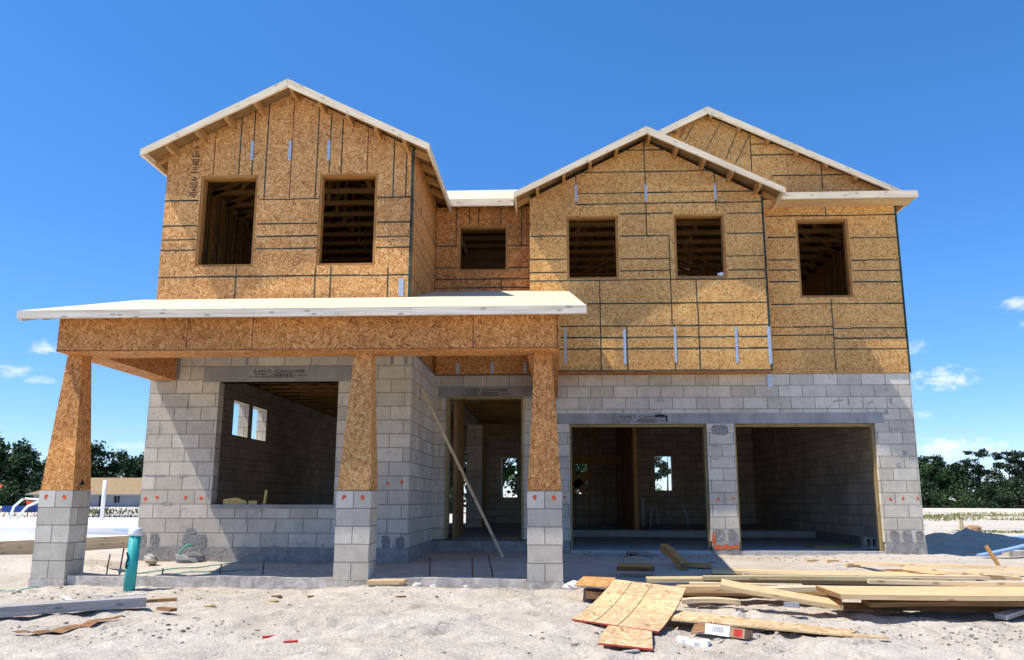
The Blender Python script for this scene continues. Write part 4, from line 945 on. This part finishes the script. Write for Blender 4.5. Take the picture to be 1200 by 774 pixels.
bd('board_offcut', (2.885, 8.17, .03), (3.06, 8.02, .035), .07, .03, 'brown_wood', 'brown board scrap on the sand before the widest front plank')
bd('board_offcut', (.80, 11.2, .20), (1.20, 11.12, .20), .16, .04, 'lumber_orange', 'board offcut lying in shade behind the big OSB sheet')
bd('board_offcut', (.78, 11.28, .15), (1.25, 11.2, .15), .14, .05, 'brown_wood', 'dark board under the shaded offcut behind the big OSB sheet')
bd('lumber_post', (1.68, 11.6, .15), (1.52, 12.4, .36), .10, .10, 'lumber_orange', 'thick orange post offcut sticking up in the shade before the garage', up=(0, 0, 1))
bd('board_offcut', (1.75, 11.85, .16), (2.05, 11.75, .16), .12, .05, 'lumber_orange', 'small shaded board offcut near the thick post')
for i, (a, b, w, h, m, lab) in enumerate([((1.15, 13.95, .20), (1.62, 13.45, .16), .12, .04, 'grey_wood', 'weathered grey scrap board on the heap before the garage, topmost'), ((1.18, 14.0, .15), (1.5, 13.6, .15), .16, .05, 'brown_wood', 'brown scrap board under the heap before the garage'), ((1.3, 13.75, .15), (1.68, 13.35, .14), .10, .035, 'grey_wood', 'weathered grey scrap board lowest on the heap before the garage')]): bd('board_offcut', a, b, w, h, m, lab)
for (x, y, lab) in [(3.77, 13.1, 'small wood block on the sand before the right garage opening, left of three'), (3.97, 12.8, 'small wood block on the sand before the right garage opening, right of three'), (3.99, 12.0, 'small wood block on the sand before the right garage opening, nearest of three')]:
    z = gz(x, y); bd('wood_block', (x-.09, y, z+.02), (x+.09, y+.03, z+.02), .08, .04, 'lumber', lab, 'wood block')
bd('stick', (5.86, 11.8, .08), (5.74, 11.95, .42), .05, .03, 'lumber_orange', 'brown wooden stick leaning upright in the sand at the right', 'stick', up=(1, 0, 0))
for x, y, m, lab in [(-2.166, 6.595, 'red', 'red plastic scrap on the sand, left of two'), (-1.957, 6.448, 'red', 'red plastic scrap on the sand, right of two'), (-2.875, 8.826, 'yellow_wood', 'yellow wood chip on the sand before the left footing, larger of two'), (-3.323, 8.301, 'yellow_wood', 'small yellow chip on the sand before the left footing'), (-1.6, 9.0, 'brown_wood', 'brown chip on the sand before the middle column'), (-3.0, 9.3, 'brown_wood', 'brown chip close to the left footing'), (-2.6, 9.2, 'brown_wood', 'tiny brown chip left of the middle column'), (.5, 6.0, 'grey_wood', 'grey stick on the sand at the bottom of the picture'), (1.9, 7.35, 'lumber', 'wood chip on the sand between OSB strip and planks'), (2.2, 12.4, 'brown_wood', 'brown chip in the garage shade')]:
    z = gz(x, y); s = .05 if 'tiny' not in lab else .03; bd('scrap', (x-s, y, z+.008), (x+s, y+.03, z+.012), .05, .012, m, lab, 'scrap')
bd('plank', (2.15, 10.25, .17), (4.95, 9.85, .19), .14, .038, 'lumber_pale', 'pale narrow board lying along the pile behind the greenish plank')
bd('plank', (2.9, 10.7, .13), (5.3, 10.35, .14), .20, .038, 'lumber', 'tan board low in the pile under the slanting pale boards')
bd('plank', (1.35, 8.98, .17), (2.2, 8.90, .165), .12, .038, 'lumber_pale', 'short pale board on the pile just behind the slanting plank')
bd('plank', (3.0, 8.62, .245), (4.6, 8.35, .255), .09, .038, 'lumber_pale', 'thin pale stick lying on the widest front plank')
# foam and carton
mb = MB()
for cx, cy, rx, ry in ((.93, 6.62, .05, .11), (1.0, 6.50, .06, .09), (1.06, 6.46, .045, .07)):
    pts = [(cx+rx*math.cos(t*.6283)*R.uniform(.7, 1.1), cy+ry*math.sin(t*.6283)*R.uniform(.7, 1.1)) for t in range(10)]; z = gz(cx, cy)
    mb.face([(x, y, z+.03) for x, y in pts], 0, n=(0, 0, 1))
    for i in range(10):
        (a, b), (c, d) = pts[i], pts[(i+1) % 10]; mb.face([(a, b, z-.01), (c, d, z-.01), (c, d, z+.03), (a, b, z+.03)], 0, n=(a-cx, b-cy, 0))
o = mb.build('foam_scrap', ['white'], origin=(1, 6.5, 0)); tag(o, 'torn white foam scrap on the sand in front of the OSB strip', 'foam scrap')
cz = gz(1.3, 6.75)+.03
t = thing('carton', (1.30, 6.72, cz), 'open crushed carton with a white label and red band lying on the sand', 'carton')
mb = MB(); mb.obox((1.17, 6.85, cz+.012), (1.41, 6.61, cz+.008), .11, .07, 0, (0, .3, 1)); mb.build('box_body', ['kraft'], t)
mb = MB(); mb.obox((1.168, 6.852, cz+.012), (1.32, 6.70, cz+.010), .114, .074, 0, (0, .3, 1)); lb = mb.build('box_label', ['white'], t)
mb = MB(); d = Vector((.28, -.28, 0)).normalized(); 
for i in range(7):
    p = Vector((1.215, 6.805, cz+.011))+d*(.014*i); mb.obox(p, p+d*.008, .05, .0765, 0, (0, .3, 1)); mb.obox(p+Vector((0, 0, .004)), p+d*.007+Vector((0, 0, .004)), .117, .04, 0, (0, .3, 1))
mb.build('printed_marks', ['label_grey'], t)
mb = MB(); mb.obox((1.345, 6.675, cz+.010), (1.395, 6.625, cz+.009), .113, .05, 0, (0, .3, 1)); mb.build('red_band', ['red'], t)
mb = MB(); mb.obox((1.05, 6.93, cz), (1.17, 6.85, cz+.03), .12, .006, 0, (0, 0, 1), twist=.5); mb.build('flap', ['brown_wood'], t)
bd('paint_brush', (2.02, 7.95, .10), (2.14, 7.90, .10), .05, .04, 'label_grey', 'grey metal fitting lying at the end of the slanting plank', 'fitting')

# left foreground: long form board, bark strip, trash
bd('form_board', (-5.4, 6.85, .045), (-3.91, 8.17, .055), .20, .085, 'grey_wood', 'long weathered form board lying on the sand at the left front')
bd('board_offcut', (-3.93, 8.25, .05), (-3.70, 8.42, .05), .05, .03, 'lumber_orange', 'small wood end poking out past the long form board')
bd('board_offcut', (-3.60, 7.86, .035), (-3.42, 7.74, .035), .07, .025, 'brown_wood', 'small brown wood offcut on the sand right of the long form board')
mb = MB(); pr = None
for i in range(15):
    f = i/14; x = -4.06+(-3.80+4.06)*f*1.0+.02*math.sin(i*1.1); y = 6.45+(7.62-6.45)*f; w = .075*math.sin(math.pi*min(1, f*.9+.12))**.7+.008*R.random(); z = gz(x, y)+.018+.006*math.sin(i*2.1)
    q = [(x-w, y+w*.5, z), (x, y, z+.012), (x+w, y-w*.5, z)]
    if pr: 
        for k in range(2): mb.face([pr[k], pr[k+1], q[k+1], q[k]], 0, n=(0, 0, 1))
    pr = q
o = mb.build('bark_strip', ['brown_wood'], origin=(-4, 7, .02)); tag(o, 'torn strip of reddish brown bark on the sand below the form board', 'bark strip')
for (p0, p1, w, m, lab) in [((-5.05, 8.78, .05), (-4.78, 8.45, .05), .035, 'white', 'thin white plastic strip on the sand behind the form board, left of two'), ((-4.65, 8.85, .05), (-4.30, 9.05, .05), .03, 'white', 'thin white plastic strip on the sand behind the form board, right of two'), ((-4.45, 8.75, .05), (-4.32, 8.7, .05), .07, 'yellow_wood', 'tan wood chip among the white plastic strips'), ((-4.95, 9.05, .05), (-4.55, 8.8, .05), .03, 'grey_wood', 'thin grey stick among the white plastic strips')]:
    p0 = (p0[0], p0[1], gz(p0[0], p0[1])+.015); p1 = (p1[0], p1[1], gz(p1[0], p1[1])+.02); bd('scrap', p0, p1, w, .012, m, lab, 'scrap')

lump('crumpled_paper', 2.92, 14.45, 4.872, .07, .05, .05, 'white', 'white crumpled paper on the sill of the right bay window', 'paper', 5)
# inside the garage
bd('plank', (4.55, 15.9, .20), (5.45, 16.3, .20), .25, .03, 'lumber_orange', 'plank lying on the garage floor beside the loose block')
mb = MB(); x, y, z = 5.48, 15.75, .18
mb.gridwall('y', y, y+.2, x, x+.24, z, z+.2, [(x+.035, x+.105, z+.035, z+.165), (x+.135, x+.205, z+.035, z+.165)])
o = mb.build('hollow_block', ['footing'], origin=(x, y, z)); tag(o, 'loose hollow concrete block on the garage floor by the right jamb', 'concrete block')
for i, (pts, r, lab) in enumerate([([(2.35, 23.5, K0), (2.35, 23.5, K0+.75)], .05, 'upright white pipe stub inside the back of the garage'), ([(2.55, 23.5, K0), (2.58, 23.5, K0+.4), (2.68, 23.5, K0+.55), (2.74, 23.5, K0+.45), (2.75, 23.5, K0)], .022, 'looped white conduit inside the back of the garage'), ([(3.55, 23.5, K0), (3.53, 23.5, K0+.3), (3.40, 23.5, K0+.6)], .022, 'bent white conduit left of two curved ones in the back of the garage'), ([(4.55, 23.5, K0), (4.45, 23.5, K0+.35), (4.1, 23.5, K0+.65)], .022, 'bent white conduit nearest the right wall in the back of the garage')]):
    mb = MB(); mb.tube(pts, r, 8); o = mb.build('conduit', ['pvc'], origin=pts[0]); tag(o, lab, 'pipe')

# ------------------------------------------------------------------ left neighbour lot: slab, pipes, stakes, house
mb = MB()
mb.hexa([(-30, 14.2, -.05), (-9.3, 14.0, -.05), (-8.1, 17.0, -.05), (-30, 22, -.05)], [(-30, 14.2, .30), (-9.3, 14.0, .30), (-8.1, 17.0, .30), (-30, 22, .30)])
mb.hexa([(-40, 18.0, .0), (-8.6, 17.4, .0), (-8.0, 27.5, .0), (-40, 26, .0)], [(-40, 18.0, .44), (-8.6, 17.4, .44), (-8.0, 27.5, .44), (-40, 26, .44)])
o = mb.build('neighbour_slab', ['white_slab'], origin=(-14, 18, 0)); tag(o, 'bright white foundation slab of the next lot at the left', 'slab')
mb = MB(); P = [(-15, 13.98), (-9.35, 13.9), (-8.6, 15.4), (-8.0, 17.0)]
mb.obox((-15, 13.95, .17), (-9.30, 13.93, .17), .05, .30); mb.obox((-9.28, 13.92, .17), (-8.02, 17.0, .17), .05, .30)
o = mb.build('form_board', ['form_tan'], origin=(-9.3, 13.9, 0)); tag(o, 'tan form boards edging the white slab of the next lot', 'form board')
bd('board', (-6.9, 12.3, .12), (-5.5, 11.1, .16), .05, .10, 'form_tan', 'tan curved form board in the sand between left column and block wall')
bd('board', (-8.2, 16.0, .44), (-6.6, 13.9, .42), .24, .03, 'blue', 'pale blue board lying behind the teal pipe')
for pts, r, lab in [([(-12.9, 24.0, .44), (-12.9, 24.0, 1.55)], .055, 'tall white pipe standing on the neighbouring slab'),
                    ([(-16.0, 24.6, .44), (-15.9, 24.6, .8), (-15.65, 24.6, 1.02)], .035, 'leftmost curved white conduit on the neighbouring slab'),
                    ([(-15.8, 24.6, .44), (-15.5, 24.6, .8), (-15.05, 24.6, 1.0)], .035, 'second curved white conduit from the left on the neighbouring slab'),
                    ([(-15.0, 24.6, .44), (-14.75, 24.6, .68), (-14.45, 24.6, .85)], .035, 'third curved white conduit from the left on the neighbouring slab'),
                    ([(-15.65, 24.7, 1.03), (-15.05, 24.7, 1.0), (-15.05, 24.7, .5)], .03, 'thin white pipe joining the curved conduits'),
                    ([(-14.2, 24.6, 1.02), (-13.9, 24.6, .85), (-13.85, 24.6, .44)], .035, 'curved white conduit just left of the left column'),
                    ([(-13.45, 24.0, .44), (-13.4, 24.0, .75)], .03, 'short white stub beside the tall white pipe')]:
    mb = MB(); mb.tube(pts, r, 10); o = mb.build('conduit', ['pvc'], origin=pts[0]); tag(o, lab, 'pipe')
for x, y, h, lab in [(-10.6, 22.0, 1.5, 'thin tall rusty rod between tall white pipe and the house'), (-13.6, 22.5, .9, 'thin rod just right of the left column'), (-9.9, 20.8, .7, 'short thin rod beside the tall rusty rod')]:
    mb = MB(); mb.tube([(x, y, .44), (x+.06, y, .44+h)], .014, 6); o = mb.build('rod', ['rust'], origin=(x, y, .44)); tag(o, lab, 'rod')
for x, y, h, w, lab in [(-13.55, 20.0, 1.05, .30, 'orange flag on a stake at the left picture edge'), (-17.6, 28, .65, .18, 'small orange flag on a stake by the curved conduits')]:
    t = thing('survey_flag', (x, y, .3), lab, 'flag'); mb = MB(); mb.tube([(x, y, .1), (x, y, .30+h)], .016, 6); mb.build('stake', ['rust'], t)
    mb = MB(); mb.prism([(x-.04, .30+h-w*.75), (x+.10, .30+h-w*.7), (x+w*.9, .30+h-w*.2), (x+w, .30+h), (x-w*.6, .30+h+.02)], y-.02, y-.012); mb.build('flag', ['orange'], t)
bd('blue_crate', (-40.6, 62, .25), (-38.6, 62, .25), 1.2, .6, 'blue_dark', 'dark blue skip far behind the curved conduits', 'skip')
bd('board_stack', (-23.5, 44, .1), (-20.4, 43.5, .1), 1.5, .32, 'pale_stone', 'low pale stack of material in front of the tan-roofed house', 'material stack')
lump('sandbag', -20.3, 43, .55, .45, .3, .25, 'white', 'white bag heaped on the low pale stack', 'bag', 3)

# neighbour house
nh = thing('neighbour_house', (-58, 114, -.6), 'low pale grey-blue house with a tan hip roof behind the left column', 'house')
mb = MB(); mb.gridwall('y', 110.3, 121.7, -68.8, -48, -1.0, 1.75, [(-59.9, -59.1, .05, 1.6), (-57.9, -57.1, .55, 1.5)]); 
mb.build('wall', ['house_wall'], nh)
for a, b, c, d in ((-59.9, -59.1, .05, 1.6), (-57.9, -57.1, .55, 1.5)):
    mb = MB(); mb.box(a, b, 110.45, 110.5, c, d); f = mb.build('window', ['dark'], nh)
    mb = MB(); mb.obox((a, 110.34, c+.03), (b, 110.34, c+.03), .1, .08); mb.obox(((a+b)/2, 110.42, c), ((a+b)/2, 110.42, d), .05, .05, up=(1, 0, 0)); mb.build('frame', ['house_wall'], f)
mb = MB(); e = [(-69.5, 109.6), (-47.3, 109.6), (-47.3, 122.4), (-69.5, 122.4)]; z0, z1 = 1.72, 4.0
rl, rr = (-64.4, 116, z1), (-52.4, 116, z1); E3 = [(x, y, z0) for x, y in e]
mb.face([E3[0], E3[1], rr, rl], 0, n=(0, -1, 1)); mb.face([E3[1], E3[2], rr], 0, n=(1, 0, 1)); mb.face([E3[2], E3[3], rl, rr], 0, n=(0, 1, 1)); mb.face([E3[3], E3[0], rl], 0, n=(-1, 0, 1))
mb.face(E3, 1, n=(0, 0, -1)); mb.build('roof', ['shingle', 'house_wall'], nh)
mb = MB(); mb.obox((-69.5, 109.57, 1.66), (-47.3, 109.57, 1.66), .05, .16); mb.build('fascia_board', ['house_wall'], nh)

# right background: blue sheets, stake
mb = MB(); mb.hexa([(9.1, 19.2, .20), (9.3, 17.95, .20), (10.4, 17.9, .24), (10.1, 19.3, .26)], [(9.1, 19.2, .22), (9.3, 17.95, .22), (10.4, 17.9, .26), (10.1, 19.3, .28)])
o = mb.build('blue_sheet', ['blue'], origin=(9.5, 18.5, .2)); tag(o, 'flat blue sheet lying on the sand far right beyond the shade', 'blue sheet')
bd('blue_board', (6.9, 14.6, .14), (8.2, 14.75, .42), .18, .03, 'blue', 'long blue board tilted up on a block at the right picture edge')
mb = MB(); mb.box(7.5, 8.6, 14.85, 15.1, .0, .2); o = mb.build('concrete_chunk', ['footing'], origin=(7.8, 15, 0)); tag(o, 'concrete block beneath the tilted blue board at the right', 'concrete chunk')
t = thing('survey_stake', (11.17, 24.5, .1), 'pale wooden survey stake with orange top in the sand at the right', 'stake')
mb = MB(); mb.obox((11.17, 24.5, .0), (11.17, 24.5, .50), .1, .06, up=(0, 1, 0)); mb.build('stake', ['lumber_pale'], t)
lump('stone', 11.5, 24.6, .22, .28, .2, .14, 'kraft', 'brown clod beside the survey stake', 'clod', 7)

# ------------------------------------------------------------------ grass (stuff)
mb = MB()
def blades(x0, x1, y0, y1, n, h, dry, g=0):
    for _ in range(n):
        x, y = R.uniform(x0, x1), R.uniform(y0, y1)
        if noise.noise((x*.13, y*.2, 5)) < -.12: continue
        z = gz(x, y)-.02; hh = h*R.uniform(.2, 1.0)*(.55+.75*max(0, noise.noise((x*.5, y*.35, 8))+.4)); dxx = R.uniform(-1, 1); w = .022*R.uniform(.6, 1.4)*(y/40+.4); a = R.uniform(-1, 1); dx = dxx*hh*.9
        m = 1 if R.random() < dry else g
        mb.face([(x-w, y+a*w, z), (x+w, y-a*w, z), (x+dx, y, z+hh)], m)
blades(18, 62, 42, 64, 14000, .26, .45); blades(10.6, 17, 24.0, 28, 2600, .13, .15)
blades(-95, -24, 46, 75, 5200, .5, .03, 2); blades(-40, -17, 36, 44, 1800, .4, .03, 2); blades(62, 100, 45, 66, 2500, .26, .45)
o = mb.build('grass', ['grass', 'hay', 'weed'], origin=(0, 50, 0)); tag(o, 'rough patches of green and dry grass beyond the sand', 'grass', kind='stuff')

# ------------------------------------------------------------------ trees
def crown_pts(kind, rr):
    cl = []
    if kind == 'oak':
        for _ in range(46):
            d = Vector((rr.gauss(0, 1), rr.gauss(0, 1), rr.gauss(0, 1))).normalized()*rr.uniform(.45, 1)**.6
            cl.append((Vector((d.x*3.6, d.y*3.6, 6.1+d.z*3.5)), rr.uniform(.6, 1.25)))
    elif kind == 'pine':
        for _ in range(17):
            z = rr.uniform(5.6, 9.7); a = rr.uniform(0, 6.28); q = (2.5-abs(z-7.8)*.75)*rr.uniform(.25, 1)
            cl.append((Vector((math.cos(a)*q, math.sin(a)*q, z)), rr.uniform(.55, 1.0)))
    else:
        for _ in range(22):
            a = rr.uniform(0, 6.28); q = rr.uniform(0, 4.2); cl.append((Vector((math.cos(a)*q, math.sin(a)*q, rr.uniform(.8, 6.5)*(1-q/9))), rr.uniform(1.0, 1.7)))
    return cl
def make_tree(kind, seed):
    rr = random.Random(seed); t = MB(); c = MB(); cl = crown_pts(kind, rr)
    top = {'oak': 7, 'pine': 9.3, 'bush': 3.5}[kind]; lean = rr.uniform(-.4, .4)
    pts = [(lean*f*f, rr.uniform(-.1, .1), top*f) for f in (0, .2, .4, .6, .8, 1)]
    r0 = .26 if kind != 'pine' else .19
    t.tube(pts, [r0*(1-.85*f) for f in (0, .2, .4, .6, .8, 1)], 8)
    for p, r in cl:
        z = max(.8, p.z*.6) if kind != 'pine' else p.z-.5; z = min(z, top*.95); f = z/top
        b = Vector((lean*f*f, 0, z)); t.tube([b, b.lerp(p, .55)+Vector((0, 0, .15)), p], [r0*.35, r0*.2, .02], 5)
    per = {'oak': 62, 'pine': 80, 'bush': 90}[kind]
    for p, r in cl:
        for _ in range(per):
            d = Vector((rr.gauss(0, 1), rr.gauss(0, 1), rr.gauss(0, .75))).normalized()*r*rr.uniform(.35, 1.08)
            if kind == 'pine': d.z *= .55
            q = p+d; s = rr.uniform(.15, .36) if kind != 'pine' else rr.uniform(.12, .28)
            u = Vector((rr.gauss(0, 1), rr.gauss(0, 1), rr.gauss(0, 1))).normalized(); v = u.orthogonal().normalized(); w = u.cross(v)
            c.face([q-v*s, q-w*s*.6, q+v*s, q+w*s*.6], 0)
    return t, c
PROTO = {}
def tree(kind, var, x, y, s, lab, grp, sz=1.0, rot=None):
    key = (kind, var); nm = {'oak': 'broadleaf_tree', 'pine': 'pine_tree', 'bush': 'bushy_tree'}[kind]
    e = bpy.data.objects.new(nm, None); C.objects.link(e); WL[e.name] = Vector((0, 0, 0)); tag(e, lab, 'tree', grp)
    if key not in PROTO:
        t, c = make_tree(kind, 100+var*7+len(kind))
        lm = {'oak': ['leaf_dark', 'leaf_mid'][var % 2], 'pine': 'leaf_pine', 'bush': ['leaf_dark', 'leaf_mid'][var % 2]}[kind]
        a = t.build('trunk', ['bark'], e); b = c.build('crown', [lm], e); PROTO[key] = (a, b)
    else:
        for q in PROTO[key]:
            d = q.copy(); C.objects.link(d); d.parent = e
    e.location = (x, y, gz(x, y)-.25); e.scale = (s*sz, s*sz, s); e.rotation_euler = (0, 0, R.uniform(0, 6.28) if rot is None else rot)
    return e
gl = 'dark wood behind the neighbouring house at the left'; ll = 'dark green tree in the dense wood at the left'
for i, (x, y, s) in enumerate([(-88, 126, 1.12), (-83, 124, 1.08), (-79.5, 128, .92), (-75.5, 130, 1.0), (-71.5, 128, .98), (-67.5, 132, .90), (-64, 130, .86), (-60, 133, .84), (-56, 131, .80), (-52, 134, .82), (-93, 128, 1.1), (-98, 130, 1.1), (-104, 131, 1.05), (-47, 135, .8)]):
    tree('oak', i % 4, x, y, s*(1.0 if i else 1.05), ll, gl, 1.1)
for i, (x, y, s) in enumerate([(-86, 120, .85), (-80, 119, .8), (-75, 121, .75), (-71, 124, .7), (-91, 121, .8), (-66, 126, .75), (-61, 127, .7), (-56, 127, .7), (-97, 123, .8)]):
    tree('bush', i % 3, x, y, s, 'bushy undergrowth tree at the front of the dense wood at the left', 'undergrowth of the left wood', 1.15)
tree('pine', 0, -86.2, 118, 1.13, 'tall dark tree cut off by the left picture edge, highest of the left wood', None)
gR = 'wood beyond the sand at the right'
for i, (x, y, s) in enumerate([(50, 128, .80), (54, 127, .78), (57.5, 130, .74), (60.5, 133, .70), (65.5, 132, .60), (70, 131, .64), (74.5, 132, .7), (79, 131, .75), (46, 131, .8), (84, 133, .8)]):
    tree('oak', i % 4, x, y, s, 'dark green tree in the wood at the right', gR, 1.05)
for i, (x, y, s) in enumerate([(52, 124, .62), (56, 123, .58), (60, 122.5, .55), (64.0, 123, .66), (67.5, 124, .5), (71, 123, .56), (75, 124, .6), (48, 125, .6)]):
    tree('bush', i % 3, x, y, s, 'bushy undergrowth tree at the foot of the right-hand wood', 'undergrowth of the right wood', 1.2)
for x, s, v, lab in [(54.5, .78, 1, 'pine rising just right of the house corner above the right-hand wood'), (60.6, .86, 0, 'wide-crowned pine left of the gap in the right-hand wood'), (64.7, .84, 1, 'pine right of the gap, leftmost of the three tall bare-trunked pines'), (66.6, .87, 2, 'middle of the three tall bare-trunked pines at the right'), (69.2, .83, 0, 'pine at the right picture edge, last of the three bare-trunked pines')]:
    tree('pine', v, x, 126, s, lab, None, 1.15)
tr = random.Random(3)
for i in range(15): tree('bush', i % 3, -101+i*3.6+tr.uniform(-.8, .8), 134+tr.uniform(-1.5, 1.5)+i*.2, tr.uniform(.80, 1.0)-.012*i, 'bushy undergrowth tree inside the dense wood at the left', 'inner growth of the left wood', 1.1)
for i in range(14): tree('bush', i % 3, 44+i*3.0+tr.uniform(-.7, .7), 127+tr.uniform(-1.5, 1.5), tr.uniform(.58, .74), 'bushy undergrowth tree inside the wood at the right', 'inner growth of the right wood', 1.15)
for i, (x, y, s, k) in enumerate([(-7.5, 62, .95, 'oak'), (-4.2, 66, .9, 'oak'), (-1.5, 64, .7, 'bush'), (-10.5, 60, 1.0, 'bush'), (3.2, 66, .55, 'oak'), (6.6, 60, .46, 'pine'), (8.0, 62, .52, 'pine'), (7.2, 64, .35, 'bush'), (1.5, 66, .7, 'oak'), (11, 66, .5, 'oak')]):
    tree(k, i % 3, x, y, s, 'tree behind the house, glimpsed through its back window openings', 'trees glimpsed through the house')

# ------------------------------------------------------------------ camera, light, sky
cam = bpy.data.cameras.new('camera'); co = bpy.data.objects.new('camera', cam); C.objects.link(co); sc.camera = co
cam.sensor_width = 36; cam.sensor_fit = 'HORIZONTAL'; cam.lens = 36*990.2/1200; cam.clip_start = .1; cam.clip_end = 5000
pit, yaw, rol = .1992, .0509, .0020
cp, sp, cy, sy = math.cos(pit), math.sin(pit), math.cos(yaw), math.sin(yaw)
Fv = Vector((-sy*cp, cy*cp, sp)); Rv = Vector((cy, sy, 0)); Uv = Vector((sy*sp, -cy*sp, cp))
R2 = Rv*math.cos(rol)+Uv*math.sin(rol); U2 = -Rv*math.sin(rol)+Uv*math.cos(rol)
mw = Matrix.Identity(4)
for i in range(3): mw[i][0], mw[i][1], mw[i][2] = R2[i], U2[i], -Fv[i]
mw[2][3] = 1.0
co.matrix_world = mw

sdir = Vector((-.56, -.18, 1.0)).normalized()
EL = math.asin(sdir.z); AZ = math.atan2(sdir.x, sdir.y)
sun = bpy.data.lights.new('sun', 'SUN'); so = bpy.data.objects.new('sun', sun); C.objects.link(so)
so.rotation_euler = sdir.to_track_quat('Z', 'Y').to_euler(); sun.energy = 3.15; sun.angle = math.radians(.53); sun.color = (1.0, .94, .84)
w = bpy.data.worlds.new('World'); sc.world = w; w.use_nodes = True; nt = w.node_tree; nt.nodes.clear(); k = NT(nt)
out = k.n('ShaderNodeOutputWorld'); bg = k.n('ShaderNodeBackground'); k.l(bg.outputs[0], out.inputs[0])
sky = k.n('ShaderNodeTexSky'); sky.sky_type = 'NISHITA'; sky.sun_disc = False; sky.sun_elevation = EL; sky.sun_rotation = AZ
sky.air_density = .85; sky.dust_density = 0; sky.ozone_density = 6; sky.altitude = 0
bg.inputs[1].default_value = .113
tc = k.n('ShaderNodeTexCoord').outputs['Generated']; sx = k.n('ShaderNodeSeparateXYZ'); k.l(tc, sx.inputs[0])
az = k.math('ARCTAN2', sx.outputs[0], sx.outputs[1]); el = k.math('ARCSINE', sx.outputs[2])
nz = k.noise(k.mapping(tc, scale=(1, 1, 1.7)), 75, 6, .62, .3); nz2 = k.noise(tc, 26, 3, .5)
tot = None
def px_dir(x, y):
    d = R2*(x-600)+U2*(387-y)+Fv*990.2; d.normalize(); return math.atan2(d.x, d.y), math.asin(d.z)
for x, y, wx, wy, a in [(52, 407, 24, 9, .75), (12, 435, 24, 8, .6), (47, 445, 20, 5, .5), (1110, 444, 40, 15, .95), (1070, 408, 20, 10, .55), (1079, 487, 13, 5, .4), (1125, 527, 62, 15, .8), (1196, 357, 22, 9, .7), (1200, 381, 12, 6, .6), (155, 523, 22, 6, .5), (20, 525, 60, 5, .0)]:
    a0, e0 = px_dir(x, y)
    da = k.math('MULTIPLY', k.math('SUBTRACT', az, a0), 990/wx); de = k.math('MULTIPLY', k.math('SUBTRACT', el, e0), 990/wy)
    r2 = k.math('ADD', k.math('MULTIPLY', da, da), k.math('MULTIPLY', de, de))
    v = k.math('SUBTRACT', 1.0, r2); v = k.math('ADD', v, k.math('MULTIPLY', k.math('SUBTRACT', nz, .5), 3.2)); v = k.math('ADD', v, k.math('MULTIPLY', k.math('SUBTRACT', nz2, .5), 1.5))
    mk = k.n('ShaderNodeMapRange', interpolation_type='SMOOTHSTEP'); k.l(v, mk.inputs[0]); mk.inputs[1].default_value = .1; mk.inputs[2].default_value = 1.7; mk.inputs[3].default_value = 0; mk.inputs[4].default_value = a
    lim = k.n('ShaderNodeMapRange'); k.l(r2, lim.inputs[0]); lim.inputs[1].default_value = 1.2; lim.inputs[2].default_value = 2.4; lim.inputs[3].default_value = 1; lim.inputs[4].default_value = 0
    mv = k.math('MULTIPLY', mk.outputs[0], lim.outputs[0])
    tot = mv if tot is None else k.math('MAXIMUM', tot, mv)
CLOUD = (4.6, 4.9, 5.4)
hs = k.n('ShaderNodeHueSaturation'); k.l(sky.outputs[0], hs.inputs['Color']); hs.inputs['Saturation'].default_value = 1.2
elr = k.ramp(el, [(0.0, (.66, .645, .80)), (.22, (.82, .83, .9)), (.6, (1, 1, 1))])
k.l(k.mix(tot, k.mix(1.0, hs.outputs[0], elr, 'MULTIPLY'), CLOUD), bg.inputs[0])
sc.cycles.diffuse_bounces = 8; sc.cycles.max_bounces = 16
sc.view_settings.view_transform = 'Standard'; sc.view_settings.look = 'None'; sc.view_settings.gamma = 1; sc.view_settings.use_curve_mapping = False
sc.view_settings.exposure = 1.03
